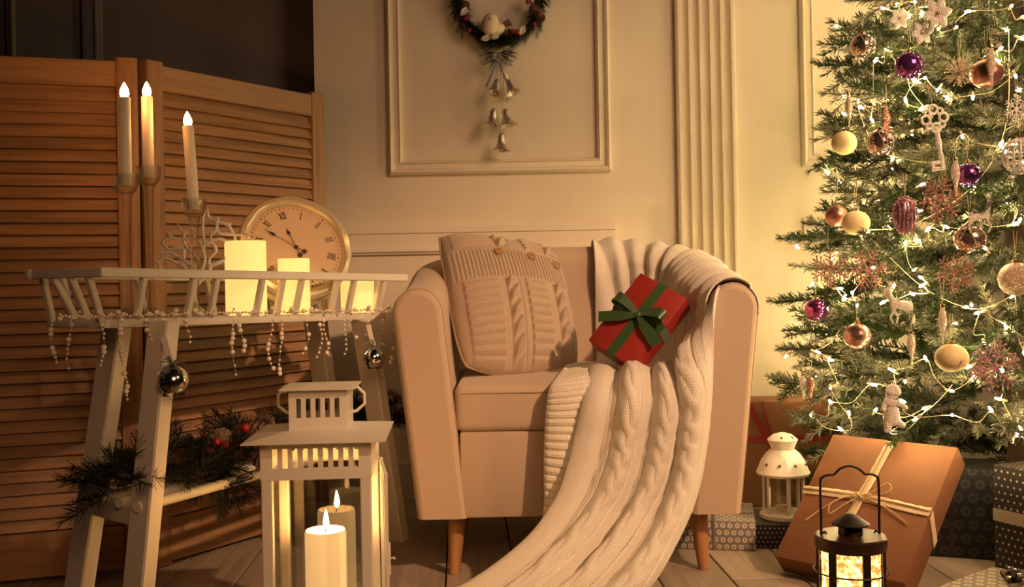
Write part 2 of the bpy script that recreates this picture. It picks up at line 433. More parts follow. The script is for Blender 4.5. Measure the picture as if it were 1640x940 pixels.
# ================================================================== FOLDING SCREEN
hinge = P(240, 912, 2.357); hinge.z = 0
aR = math.atan2(.493, .314); aL = math.atan2(.097, .289)
HS = 1.145; PW = .585
scr = thing('folding_screen', 'tall folding screen of louvred pine panels behind the candle table', 'screen', hinge)
slat_me = MB()
prof = [(-.0090, -.0160), (-.0050, -.0172), (.0090, .0155), (.0050, .0167)]
def slat_mesh(L):
    mb = MB(); mb.add([(0, y, z) for y, z in prof]+[(L, y, z) for y, z in prof], [(0, 1, 2, 3)[::-1], (4, 5, 6, 7)]+[(i, (i+1) % 4, 4+(i+1) % 4, 4+i) for i in range(4)])
    return mb.mesh('slat', pine_x, 25)
st = .046; SL = slat_mesh(PW-2*st)
for rz, sx in ((aR, 1), (aL, -1)):
    # panel frame: local x runs away from the hinge
    mb = MB(); g = .006
    for xx in (g+st/2, PW-st/2): mb.rbox((sx*xx, 0, HS/2+.004), (st, .028, HS), .003, 2)
    o = bpy.data.objects.new('screen_panel', mb.mesh('screen_panel', pine_z, 30)); COL.objects.link(o); o.parent = scr; o.rotation_euler = (0, 0, rz)
    for z0, z1, nm in ((HS-.062, HS-.004, 'top_rail'), (.01, .108, 'bottom_rail')):
        part(nm, MB().rbox((sx*(PW/2+g/2), 0, (z0+z1)/2), (PW-2*st+.006, .022, z1-z0), .002, 1), pine_x, o)
    z = .128; pitch = .0268
    while z < HS-.066:
        q = link('slat', SL, o); q.location = ((g+st if sx > 0 else -PW+st), -.001, z); z += pitch

# ================================================================== ARMCHAIR
CX, CY = .1335, 2.22
A_, LA, RC, TH = .336, .42, .20, .052
S1 = LA; S2 = S1+RC*PI/2; S3 = S2+2*(A_-RC); S4 = S3+RC*PI/2; SE = S4+LA
def path(s):
    "plan centre line of the tub back and its outward normal"
    s = np.asarray(s, float); x = np.zeros_like(s); y = np.zeros_like(s); nx = np.zeros_like(s); ny = np.zeros_like(s)
    m = s <= S1; x[m] = -A_; y[m] = s[m]; nx[m] = -1
    m = (s > S1) & (s <= S2); t = (s[m]-S1)/RC; x[m] = -A_+RC-RC*np.cos(t); y[m] = LA+RC*np.sin(t); nx[m] = -np.cos(t); ny[m] = np.sin(t)
    m = (s > S2) & (s <= S3); x[m] = -A_+RC+(s[m]-S2); y[m] = LA+RC; ny[m] = 1
    m = (s > S3) & (s <= S4); t = (s[m]-S3)/RC; x[m] = A_-RC+RC*np.sin(t); y[m] = LA+RC*np.cos(t); nx[m] = np.sin(t); ny[m] = np.cos(t)
    m = s > S4; x[m] = A_; y[m] = LA-(s[m]-S4); nx[m] = 1
    return x, y, nx, ny
def height(s):
    d = np.minimum(s, SE-s); t = np.clip(d/(S2+.04), 0, 1)
    return .621+.100*(t*t*(3-2*t))*.75+.100*.25*t
def shift(z): return -.046*np.clip((.57-z)/(.57-.133), 0, 1)
def profile(h, inset=0.0):
    pts = []
    for t in np.linspace(0, 1, 8)[:-1]:
        z = .133+(h-TH-.133)*t; pts.append((TH+shift(z), z))
    for a in np.linspace(0, PI, 13): pts.append((TH*math.cos(a)+shift(h-TH), h-TH+TH*math.sin(a)))
    for t in np.linspace(0, 1, 8)[1:]:
        z = h-TH+(.133-h+TH)*t; pts.append((-TH+shift(z), z))
    P_ = np.array(pts); 
    if inset:
        c = np.array([0+shift(P_[:, 1]), P_[:, 1]]).T; w = (P_[:, 0]-c[:, 0])/TH
        P_[:, 0] -= w*inset; P_[:, 1] -= inset*np.clip((P_[:, 1]-(h-TH))/TH, 0, 1)
    return P_
def tub(s_list, insets):
    G = []
    for s, ins in zip(s_list, insets):
        x, y, nx, ny = (float(a[0]) for a in path([s])); pr_ = profile(float(height(np.array(s))), ins)
        G.append([(x+nx*o, y+ny*o, z) for o, z in pr_])
    return np.array(G)
chair = thing('armchair', 'cream upholstered tub armchair with tapered wooden legs', 'chair', (CX, CY, 0))
sl = [0, .002, .006, .012]+list(np.linspace(.03, SE-.03, 64))+[SE-.012, SE-.006, SE-.002, SE]
il = [.012, .0055, .0015, 0]+[0]*64+[0, .0015, .0055, .012]
G = tub(sl, il); mb = MB().grid(G); nv = G.shape[1]
mb.f.append(tuple(range(nv))); o0 = (len(sl)-1)*nv; mb.f.append(tuple(o0+k for k in reversed(range(nv))))
part('tub_back', mb, fabric_m, chair, smooth=50)
for sgn, s in ((0, .012), (1, SE-.012)):
    ring = tub([s], [-.0005])[0]; part('piping', MB().tube(ring, .0016, 6), seam_m, chair, label='thin dark piping seam around the arm front')
part('front_panel', MB().rbox((0, .30, .224), (2*(A_-TH-.033), .592, .182), .006, 2), fabric_m, chair)
part('seat_deck', MB().box((0, .31, .27), (.50, .55, .05)), fabric_m, chair)
# seat cushion: rounded slab with crown
bm = bmesh.new(); bmesh.ops.create_cube(bm, size=1)
for v in bm.verts: v.co = Vector((v.co.x*.522, v.co.y*.56, v.co.z*.098))
bmesh.ops.bevel(bm, geom=list(bm.edges), offset=.020, segments=4, affect='EDGES', profile=.6)
bmesh.ops.subdivide_edges(bm, edges=[e for e in bm.edges if e.calc_length() > .2], cuts=12, use_grid_fill=True)
for v in bm.verts:
    k = max(0, 1-(v.co.x/.27)**2)*max(0, 1-(v.co.y/.29)**2)
    v.co.z += .012*k*(1 if v.co.z > 0 else 0); 
    if v.co.y < -.2: v.co.y -= .006*max(0, 1-(v.co.x/.27)**2)
    v.co.z += .004*math.sin(v.co.x*23+1)*max(0, 1-(v.co.x/.27)**2)*(1 if v.co.z > 0 else 0)
me = bpy.data.meshes.new('seat_cushion'); bm.to_mesh(me); bm.free(); me.materials.append(fabric_m); me.uv_layers.new(name='UVMap'); me.shade_smooth(); me.set_sharp_from_angle(angle=math.radians(60))
cu = link('seat_cushion', me, chair); cu.location = (0, .288, .364)
part('piping', MB().tube([(-.245, -.0195, .0335), (-.1, -.0245, .034), (.1, -.0245, .034), (.245, -.0195, .0335)], .0012, 5), seam_m, cu).location = (0, -.262, 0)
for sx in (-1, 1):
    for y in (.075, .55):
        b = Vector((sx*.272, y-.012*(y < .3), 0)); t = Vector((sx*.262, y, .14))
        mb = MB().tube([b, b+(t-b)*.03, t], [.0115, .0125, .021], 20); part('leg', mb, beech_m, chair)

# ================================================================== CABLE KNIT THROW
throw_m = knit('cream_knit', (.86, .80, .70), .0058, .0052, .65, .0019, .1)
throw = thing('knitted_throw', 'cream cable-knit throw draped over the armchair and onto the floor', 'blanket', (.45, 2.1, 0))
def cable(t, s, c, w, per):
    "two strands crossing over each other along a column"
    d = (t-c)/w; ph = s/per*2*PI; h = 0
    for q in (0, PI):
        h = np.maximum(h, np.exp(-((d-.48*np.sin(ph+q))/.50)**2)*(.78+.22*np.cos(ph+q)))
    return h
KP = [  # rows down the fall, seven columns left to right: (px, py, depth)
 [(965, 560, 2.55), (995, 548, 2.60), (1030, 540, 2.62), (1065, 530, 2.60), (1100, 505, 2.56), (1140, 470, 2.50), (1172, 446, 2.42)],
 [(955, 580, 2.42), (985, 580, 2.42), (1015, 583, 2.42), (1050, 580, 2.40), (1090, 560, 2.38), (1128, 510, 2.32), (1164, 455, 2.29)],
 [(948, 592, 2.30), (980, 597, 2.28), (1012, 600, 2.265), (1045, 602, 2.25), (1080, 595, 2.24), (1118, 550, 2.24), (1152, 476, 2.203)],
 [(938, 640, 2.188), (970, 640, 2.180), (1005, 642, 2.178), (1042, 642, 2.178), (1078, 638, 2.178), (1110, 610, 2.178), (1141, 560, 2.182)],
 [(924, 700, 2.172), (960, 700, 2.165), (997, 702, 2.165), (1034, 700, 2.165), (1070, 698, 2.165), (1104, 680, 2.165), (1137, 640, 2.170)],
 [(912, 752, 2.160), (950, 754, 2.150), (988, 756, 2.150), (1026, 752, 2.150), (1064, 748, 2.150), (1098, 736, 2.150), (1130, 710, 2.155)],
 [(890, 810, 2.130), (928, 814, 2.120), (968, 816, 2.120), (1008, 812, 2.120), (1046, 808, 2.120), (1082, 802, 2.120), (1114, 792, 2.125)],
 [(838, 876, 2.07), (878, 884, 2.055), (922, 886, 2.050), (966, 884, 2.05), (1006, 880, 2.05), (1044, 876, 2.06), (1082, 868, 2.07)],
 [(738, 943, 1.99), (786, 955, 1.965), (838, 960, 1.96), (890, 958, 1.96), (940, 954, 1.965), (990, 946, 1.98), (1037, 940, 2.00)],
 [(610, 985, 1.95), (665, 1005, 1.915), (725, 1015, 1.90), (785, 1016, 1.90), (845, 1012, 1.90), (905, 1006, 1.91), (960, 1000, 1.93)]]
C = np.array([[tuple(P(*q)) for q in row] for row in KP])
NU, NV = 260, 190
G = catmull(np.transpose(catmull(C, NU), (1, 0, 2)), NV).transpose(1, 0, 2)
s_, t_ = np.meshgrid(np.linspace(0, 1, NU), np.linspace(0, 1, NV), indexing='ij')
arc = s_*1.05
wob = .010*np.sin(s_*9+1.2)+.012*np.sin(s_*4.1)
tt = t_+wob
fold = np.zeros_like(tt)
for c_, w_, a_ in ((.10, .115, .024), (.345, .135, .042), (.600, .110, .038), (.845, .125, .040)):
    fold += a_*np.exp(-(np.abs(tt-c_-.025*np.sin(s_*5+c_*20))/w_*1.15)**3.0)
fold *= np.clip((s_-.12)/.15, .25, 1)
for c_, w_, p_ in ((.32, .052, .15), (.585, .048, .155), (.83, .056, .145)):
    cc_ = c_+.025*np.sin(s_*5+c_*20)
    fold += .008*cable(tt, arc+c_, cc_, w_*1.12, p_)*np.clip((s_-.1)/.1, 0, 1)
    fold -= .0045*np.exp(-((np.abs(tt-cc_)-w_*1.45)/.007)**2)
for c_ in (.20, .215, .46, .475, .72, .735, .95): fold += .0013*np.exp(-((tt-c_)/.005)**2)
N_ = normals(G)
if N_[NU//2, NV//2, 1] > 0: N_ = -N_
fold += .014*np.clip((tt-.90)/.06, 0, 1)*np.clip(1-s_*1.2, 0, 1)
G = G+N_*(fold-.006)[..., None]
G[..., 2] = np.maximum(G[..., 2], .012+.4*np.clip(fold, 0, .03))
solid(part('throw_body', MB().grid(G, np.stack([t_*.36, arc], -1)), throw_m, throw, True, 180), .006, 1 if N_[NU//2, NV//2] @ np.cross(np.gradient(G, axis=0)[NU//2, NV//2], np.gradient(G, axis=1)[NU//2, NV//2]) < 0 else -1)
# ribbed hem along the left edge
HP = [[(905, 588, 2.42), (928, 584, 2.43), (960, 583, 2.44)], [(890, 606, 2.30), (918, 600, 2.30), (953, 594, 2.30)], [(880, 622, 2.205), (908, 618, 2.20), (948, 612, 2.205)], [(875, 655, 2.190), (906, 655, 2.180), (942, 650, 2.185)],
      [(872, 700, 2.186), (900, 702, 2.176), (930, 702, 2.180)], [(871, 750, 2.182), (896, 754, 2.172), (918, 754, 2.175)], [(872, 800, 2.176), (888, 803, 2.166), (900, 803, 2.165)], [(869, 845, 2.168), (876, 846, 2.16), (884, 844, 2.155)]]
C = np.array([[tuple(P(*q)) for q in row] for row in HP]); NU, NV = 300, 24
G = catmull(np.transpose(catmull(C, NU), (1, 0, 2)), NV).transpose(1, 0, 2)
s_, t_ = np.meshgrid(np.linspace(0, 1, NU), np.linspace(0, 1, NV), indexing='ij')
N_ = normals(G); N_ = -N_ if N_[150, 12, 1] > 0 else N_
rib = .0058*np.abs(np.sin(s_*PI*27+.25*np.sin(t_*3)))**.7*np.clip(t_*8, 0, 1)*np.clip((1-t_)*6, .2, 1)
G = G+N_*rib[..., None]
solid(part('ribbed_hem', MB().grid(G, np.stack([s_*.30, t_*.09], -1)), throw_m, throw, True, 180), .004, 0)
# the part lying over the back and right arm: follows the tub surface
NU, NV = 240, 110
ss = np.linspace(.955, SE-.004, NU); G = np.zeros((NU, NV, 3)); UVt = np.zeros((NU, NV, 2))
for i, s in enumerate(ss):
    x, y, nx, ny = (float(a[0]) for a in path([s])); h = float(height(np.array(s)))
    k = (s-.955)/(SE-.955)
    lo_in = .408+.02*math.sin(k*30); lo_out = h-TH-.012-.06*max(0, 1-k*1.6)-.006*math.sin(k*26)
    pts = []
    for z in np.linspace(lo_out, h-TH, 6)[:-1]: pts.append((TH+shift(z), z))
    for a in np.linspace(0, PI, 15): pts.append((TH*math.cos(a)+shift(h-TH), h-TH+TH*math.sin(a)))
    for z in np.linspace(h-TH, lo_in, 12)[1:]: pts.append((-TH+shift(z)-.004, z))
    pts = np.array(pts); q = catmull(pts, NV)
    al = np.concatenate([[0], np.cumsum(np.linalg.norm(np.diff(q, axis=0), axis=1))])
    nr = np.gradient(q, axis=0); nr = np.stack([nr[:, 1], -nr[:, 0]], 1); nr /= np.linalg.norm(nr, axis=1, keepdims=True)
    v = np.linspace(0, 1, NV)
    sk = s+.018*np.sin(v*4+s*7)
    rad = np.where(s > S4, .45, 1.0)
    fo = .006+.016*np.abs(np.sin(sk*PI/.062+.6*np.sin(v*5)))**1.4*np.clip(v*2.2, .35, 1)+.004*np.sin(v*11+s*9)
    fo = fo+.007*(.5+.5*np.cos(al/.10*2*PI+s*40))*np.exp(-((((s-.955) % .145)-.07)/.022)**2)
    fo += .004*np.exp(-((k-.0)/.02)**2)
    fo = fo*(1-.55*min(1, max(0, (k-.86)/.14)))
    fo = fo*np.where((v < .30) & (k > .5), .35, 1.0)
    q = q+nr*fo[:, None]
    ys = 0 if s < S4 else -.012*math.sin((s-S4)/LA*PI/2)*0
    G[i, :, 0] = x+nx*q[:, 0]; G[i, :, 1] = y+ny*q[:, 0]+ys; G[i, :, 2] = q[:, 1]
    UVt[i, :, 0] = s; UVt[i, :, 1] = al
G += np.array([CX, CY, 0])
solid(part('throw_back_drape', MB().grid(G, UVt), throw_m, throw, True, 180), .004, 0)

# ================================================================== KNITTED CUSHION
cush_m = knit('beige_knit', (.56, .44, .325), .0052, .0050, .6, .0018, .2)
N = 250
u, v = np.meshgrid(np.linspace(0, 1, N), np.linspace(0, 1, N), indexing='ij')
TL, TR, BR, BL = (np.array(P(*q)) for q in ((697, 374, 2.60), (890, 402, 2.75), (936, 596, 2.50), (737, 601, 2.36)))
uu = np.clip(u, 0, 1); vv = v
def pinch(u, v):  # soft corners, rounder at the bottom; sides pulled in slightly
    x = 2*u-1; y = 2*v-1; k = np.where(y < 0, .12, .06)*(np.abs(x)**3*np.abs(y)**3)
    x2 = x*(1-k-.035*(1-y*y)*np.abs(x)); y2 = y*(1-k-.030*(1-x*x)*np.abs(y)); return (x2+1)/2, (y2+1)/2
pu, pv = pinch(u, v)
B = ((1-pu)*(1-pv))[..., None]*BL+(pu*(1-pv))[..., None]*BR+((1-pu)*pv)[..., None]*TL+(pu*pv)[..., None]*TR
nb = np.cross(BR-BL, TL-BL); nb /= np.linalg.norm(nb); nb = nb if nb[1] < 0 else -nb
dome = (np.clip(4*u*(1-u), 0, 1)*np.clip(4*v*(1-v), 0, 1))**.42
ribs = np.zeros_like(u); SZ = .36
def band(a, b, x, e=.012): return np.clip((x-a)/e, 0, 1)*np.clip((b-x)/e, 0, 1)
low = band(-.05, .56, v); mid = band(.56, .80, v); top = band(.81, 1.05, v)
ribs += low*band(.06, .33, u)*.0105*np.abs(np.sin(v*PI*17))**.6
ribs += low*band(.53, .72, u)*.0095*np.abs(np.sin(v*PI*17))**.6
ribs += top*band(.04, .34, u)*.0095*np.abs(np.sin(v*PI*28+u*2))**.6+top*band(.60, .78, u)*.009*np.abs(np.sin(v*PI*26))**.6
ribs += mid*.0068*np.abs(np.sin(u*PI*34))**.8
for c_, w_ in ((.43, .042), (.84, .042)):
    d = (u-c_)/w_; e = np.exp(-(d*1.05)**6)
    ribs += (low+top*.8)*e*(.009+.008*np.cos(v*2*PI*9-d*2.2))
    ribs -= (low+top)*.004*np.exp(-((np.abs(u-c_)-w_*1.3)/.008)**2)
ribs += .0045*np.exp(-((v-.805-.012*np.sin(u*5))/.010)**2)+.006*band(.80, 1.2, v, .006)
Gf = B+nb*(.080*dome+ribs*np.clip(dome*2, 0, 1))[..., None]+np.array([0, 0, -1])*(.012*np.sin(PI*u)*(v < .15)*(.15-v)/.15)[..., None]
n2 = 40; u2, v2 = np.meshgrid(np.linspace(0, 1, n2), np.linspace(0, 1, n2), indexing='ij'); pu2, pv2 = pinch(u2, v2)
B2 = ((1-pu2)*(1-pv2))[..., None]*BL+(pu2*(1-pv2))[..., None]*BR+((1-pu2)*pv2)[..., None]*TL+(pu2*pv2)[..., None]*TR
Gb = B2-nb*(.050*(np.clip(4*u2*(1-u2), 0, 1)*np.clip(4*v2*(1-v2), 0, 1))**.45)[..., None]
cushion = thing('knitted_cushion', 'beige cable-knit cushion with three wooden buttons on the armchair', 'cushion', tuple(Vector((BL+BR)/2)))
part('cushion_cover', MB().grid(Gf, np.stack([u*SZ, v*SZ], -1)).grid(Gb, np.stack([u2*SZ, v2*SZ], -1)), cush_m, cushion, True, 180)
edge = [B[0, j] for j in range(0, N, 10)]+[B[i, N-1] for i in range(0, N, 10)]+[B[N-1, N-1-j] for j in range(0, N, 10)]+[B[N-1-i, 0] for i in range(0, N, 10)]
part('edge_seam', MB().tube(edge, .0035, 6, True), cush_m, cushion, True, 180)
Nf = normals(Gf); Nf = -Nf if Nf[N//2, N//2, 1] > 0 else Nf
for bu, bv in ((.375, .765), (.64, .755), (.875, .735)):
    i, j = int(bu*(N-1)), int(bv*(N-1)); c = Vector(Gf[i, j]); n = Vector(nb*.7+Nf[max(3, i-8):i+8, j-8:j+8].mean((0, 1))*.5).normalized()
    R = n.to_track_quat('Z', 'Y').to_matrix()
    mb = MB().lathe([(0, 0), (.0105, 0), (.0115, .002), (.0110, .0042), (.0088, .0048), (.0080, .0036), (0, .0036)], 20, c+n*.001, R)
    bt = part('button', mb, button_m, cushion, True)
    hb = MB()
    for a in (-1, 1): hb.lathe([(0, .0041), (.0011, .0041), (.0011, .0036)], 8, c+n*.001+R @ Vector((a*.0026, 0, 0)), R)
    part('button_hole', hb, joint_m, bt, True)

# ================================================================== RED GIFT on the chair
gM = Matrix(((.70099, -.63128, .33182), (-.55836, -.19635, .80603), (-.44367, -.75029, -.49012)))
gw, gh, gd = .1294, .1938, .0491
gift = thing('gift_box', 'red wrapped gift box with green satin bow leaning on the throw', 'gift', (.28707, 2.34404, .64790), mat3=gM)
part('wrapped_box', MB().rbox((gw/2, gh/2, gd/2), (gw, gh, gd), .0025, 2), red_m, gift)
rb = .0235
kx, ky = gw*.50, gh*.465
part('ribbon', MB().strip([(kx, -.0012, gd), (kx, -.0012, -.0005), (kx, .0, -.0012), (kx, gh, -.0012), (kx, gh+.0012, 0), (kx, gh+.0012, gd)], rb, [(0, -1, 0), (0, -1, 0), (0, -.7, -.7), (0, .7, -.7), (0, 1, 0), (0, 1, 0)]), green_m, gift)
part('ribbon', MB().strip([(-.0012, ky, gd), (-.0012, ky, -.0005), (0, ky, -.0012), (gw, ky, -.0012), (gw+.0012, ky, 0), (gw+.0012, ky, gd)], rb, [(-1, 0, 0), (-1, 0, 0), (-.7, 0, -.7), (.7, 0, -.7), (1, 0, 0), (1, 0, 0)]), green_m, gift)
Ainv = np.linalg.inv(np.array([[581, -440], [325, 544]]))
def bl(dx, dy, lift):
    a = Ainv @ np.array([dx, dy]); return Vector((kx+a[0], ky+a[1], -lift))
bow = part('bow', MB().ball(bl(0, 0, .010), .0075, 12, 8, (1.2, 1, .9)), green_m, gift)
def loop(tip, w, up):
    a, b = Vector(tip[0:2]), up
    p = [bl(0, 0, .008), bl(a.x*.35, a.y*.35-4, up*.8), bl(a.x*.8, a.y*.8-4, up*1.3), bl(a.x, a.y, up), bl(a.x*.82, a.y*.82+3, up*.45), bl(a.x*.4, a.y*.4+2, .004), bl(0, 0, .006)]
    return curve(p, 22)
for tip, up in (((-34, -22), .024), ((44, 8), .022)):
    pp = loop(tip, rb, up); d = Vector((0, 0, 0)); side = (pp[10]-pp[0]).cross(Vector((0, 0, -1))).normalized()
    mb = MB(); nn = []
    for i, p in enumerate(pp):
        dd = (pp[min(i+1, 21)]-pp[max(i-1, 0)]).normalized(); nn.append(tuple(side.cross(dd)))
    mb.strip(pp, [rb*(.45+.6*math.sin(PI*i/21)) for i in range(22)], nn); part('bow_loop', mb, green_m, bow)
for tip, up in (((-64, 4), .014), ((30, 46), .010)):
    pp = curve([bl(0, 0, .010), bl(tip[0]*.35, tip[1]*.35+2, up*1.1), bl(tip[0]*.7, tip[1]*.7, up*.9), bl(tip[0], tip[1], up)], 14)
    part('bow_tail', MB().strip(pp, [rb*(.4+.7*min(1, i/6)) for i in range(14)], (0, 0, -1)), green_m, bow)

# ================================================================== CANDLE TABLE (slim trough table)
TN = Vector((-.679, 1.75, 0)); TR_ = math.radians(57.2); LT, DT = .79, .205
table = thing('trough_table', 'slim white wooden table with a spindle-sided tray top', 'table', TN, (0, 0, TR_))
def tz(x, z): return z-.018*x/LT
def tp(x, y, z): return Vector((x, y, tz(x, z)))
for a, b in (((-.012, 0), (LT+.012, 0)), ((-.012, DT), (LT-.008, DT))): part('rail', MB().beam(tp(a[0], a[1], .664), tp(b[0], b[1], .664), .014, .0165), white_m, table)
for x in (0, LT-.022): part('rail', MB().beam(tp(x, .008, .664), tp(x, DT-.008, .664), .014, .016), white_m, table)
fl = .026
part('tray_board', MB().rbox((0, 0, 0), (LT-.05, DT-2*fl+.012, .016), .003, 2, Euler((0, math.atan(.018/LT), 0)).to_matrix()), white_m, table).location = (LT/2-.012, DT/2, .578-.009)
tl0 = root_inv(table)
def along(px):  # table x of the near rail under a photograph column
    lo, hi = -.1, 1.0
    M = tl0.inverted()
    for _ in range(40):
        mdl = (lo+hi)/2; w = M @ Vector((mdl, 0, .66)); q = 820+F*(w.x*cr-(w.z-HC)*sr)/w.y
        if q < px: lo = mdl
        else: hi = mdl
    return lo
xs = [along(p) for p in (231, 311, 348, 421, 454, 484, 541, 568, 616)]
for x in xs: part('spindle', MB().beam(tp(x, .001, .660), tp(x+.003, fl, .584), .013, .011, (1, 0, 0)), white_m, table)
for x in xs[::2]+[.04]: part('spindle', MB().beam(tp(x-.02, DT-.001, .660), tp(x-.02, DT-fl, .584), .013, .011, (1, 0, 0)), white_m, table)
for y in (.045, .095, .145):
    part('spindle', MB().beam(tp(.0, y, .660), tp(.034, .06+(y-.045)*.7, .584), .012, .012, (0, 1, 0)), white_m, table)
    part('spindle', MB().beam(tp(LT-.022, y, .660), tp(LT-.040, .06+(y-.045)*.7, .584), .012, .012, (0, 1, 0)), white_m, table)
LG = [(P(262, 523, 1.84), P(211, 1063, 1.78)), (P(188, 520, 1.93), P(116, 1015, 1.93)), (P(582, 513, 2.33), P(637, 862, 2.59)), (P(505, 513, 2.43), P(552, 845, 2.72))]
for a, b in LG:
    b.z = 0.002; d = (b-a).normalized(); 
    part('leg', MB().beam(a-d*.01, b, .030, .052, tuple(Matrix.Rotation(TR_, 3, 'Z') @ Vector((0, 1, 0))), .003), white_m, table, True)
def on_leg(i, z):
    a, b = LG[i]; t = (a.z-z)/(a.z-b.z); return a+(b-a)*t
cz = .262
part('crossbar', MB().beam(on_leg(0, cz-.02), on_leg(1, cz-.02), .022, .035), white_m, table, True)
part('crossbar', MB().beam(on_leg(2, cz-.02), on_leg(3, cz-.02), .022, .035), white_m, table, True)
for k in (.02, .35, .68, .98):
    a = on_leg(0, cz).lerp(on_leg(1, cz), k); b = on_leg(2, cz).lerp(on_leg(3, cz), k); d = (b-a).normalized()
    part('dowel', MB().tube([a-d*.02, b+d*.02], .0095, 12), white_m, table, True)

def tray(px, y):
    "point on the tray floor under a photograph column, y metres from the near rail"
    M = tl0.inverted(); lo, hi = -.1, 1.0
    for _ in range(40):
        m_ = (lo+hi)/2; w = M @ tp(m_, y, .586); q = 820+F*(w.x*cr-(w.z-HC)*sr)/w.y
        if q < px: lo = m_
        else: hi = m_
    return M @ tp(lo, y, .586)
def zat(px, py, Y): return P(px, py, Y).z
# taper candles in glass holders
TC = [(206, .112, 278, 135, 'left of the close pair'), (242, .140, 266, 133, 'right of the close pair'), (314, .085, 318, 180, 'standing apart to the right')]
for px, y, pyc, pyf, wh in TC:
    b = tray(px, y); Y = b.y; ztop = zat(px, pyc, Y); hh = ztop-b.z
    h = thing('candle_holder', {278: 'clear glass candlestick, leftmost of three, under the left taper of the close pair', 266: 'clear glass candlestick, middle of three, second from the screen end', 318: 'clear glass candlestick in front of the white coral'}[pyc], 'candlestick', b, group='glass candlesticks on the table')
    part('base', MB().lathe([(0, 0), (.038, 0), (.040, .002), (.036, .0045), (.012, .010), (.0075, .018)], 28), glass_m, h)
    part('stem', MB().lathe([(.0075, .018), (.0068, hh*.3), (.0078, hh*.6), (.0095, hh-.045), (.012, hh-.034)], 16), glass_m, h, smooth=80)
    part('cup', MB().lathe([(.012, hh-.036), (.0165, hh-.033), (.0212, hh-.024), (.0236, hh-.012), (.0234, hh-.003), (.0225, hh), (.0200, hh), (.0190, hh-.003), (.0140, hh-.006), (.0125, hh-.022), (.0, hh-.024)], 28), glass_m, h, smooth=60)
    cb = Vector((b.x, b.y, b.z+hh-.022)); r = .0108; top = zat(px, pyf+21, Y)-cb.z
    cx_ = .004 if px > 300 else 0
    cnd = thing('taper_candle', {278: 'slim ivory taper candle, leftmost of the three, glowing tip', 266: 'slim ivory taper candle, middle of the three, before the screen hinge', 318: 'slim ivory taper candle, shortest standing, above the white coral'}[pyc], 'candle', cb, (0, -math.radians(3) if px > 300 else 0, 0))
    part('candle_body', MB().lathe([(0, 0), (r*1.02, 0), (r, .004), (r*.97, top-.002), (r*.9, top), (0, top-.001)], 24), wax_m, cnd)
    fh = .028
    part('flame', MB().lathe([(0, top-.001), (.0062, top+.001), (.0082, top+.007), (.0076, top+.012), (.005, top+.019), (.0022, top+.025), (0, top+fh)], 16), flame_led, cnd)
# glowing pillar candles
for px, x0, x1, pyt, y, lab in ((395, 363, 428, 386, .062, 'tall wide glowing pillar candle in front of the clock'), (472, 447, 497, 414, .058, 'glowing pillar candle of middle height before the clock face'), (573, 547, 600, 448, .075, 'short glowing pillar candle near the armchair end of the tray')):
    b = tray(px, y); r = (x1-x0)/2*b.y/F; top = zat(px, pyt, b.y)-b.z
    k = thing('pillar_candle', lab, 'candle', b, group='glowing pillar candles on the tray')
    part('candle_body', MB().lathe([(0, 0), (r*.99, 0), (r, .003), (r, top-.003), (r*.97, top), (r*.86, top-.002), (r*.80, top-.010), (0, top-.013)], 36), led_wax, k)

# ================================================================== CLOCK
cc = P(474, 396, 2.265); cn = Vector((.42, -.80, .42)).normalized()
zx = Vector((0, 0, 1)).cross(cn).normalized(); zy = cn.cross(zx)
a_ = math.radians(14); X = zx*math.cos(a_)+zy*math.sin(a_); Y_ = -zx*math.sin(a_)+zy*math.cos(a_)
cM = Matrix((X, Y_, cn)).transposed()
brass_m = mat('pale_brass', (.74, .62, .44), .25, .45, var=.06); dial_m = mat('dial_paper', (.70, .50, .33), .6, var=.08, vscale=20); ink_m = mat('clock_ink', (.045, .02, .012), .5)
clock = thing('clock', 'round clock with roman numerals leaning behind the pillar candles', 'clock', cc, mat3=cM)
R0 = .1235
part('case', MB().lathe([(0, -.052), (R0*.92, -.052), (R0*.99, -.045), (R0*1.0, -.032), (R0*.94, -.026), (R0*.94, -.012), (R0*1.0, -.006), (R0*1.0, .002), (R0*.97, .009), (R0*.90, .012), (R0*.84, .006), (R0*.815, -.002)], 64), brass_m, clock)
dial = part('dial', MB().lathe([(0, 0), (R0*.83, 0), (R0*.83, -.002)], 64, (0, 0, -.002)), dial_m, clock)
mk = MB()
for i in range(60):
    a = 2*PI*i/60; r = R0*.775; mk.box((r*math.sin(a), r*math.cos(a), -.0012), (.0022 if i % 5 == 0 else .0007, .0034, .0012), Matrix.Rotation(-a, 3, 'Z'))
part('minute_track', mk, ink_m, dial)
ROM = ['XII', 'I', 'II', 'III', 'IIII', 'V', 'VI', 'VII', 'VIII', 'IX', 'X', 'XI']
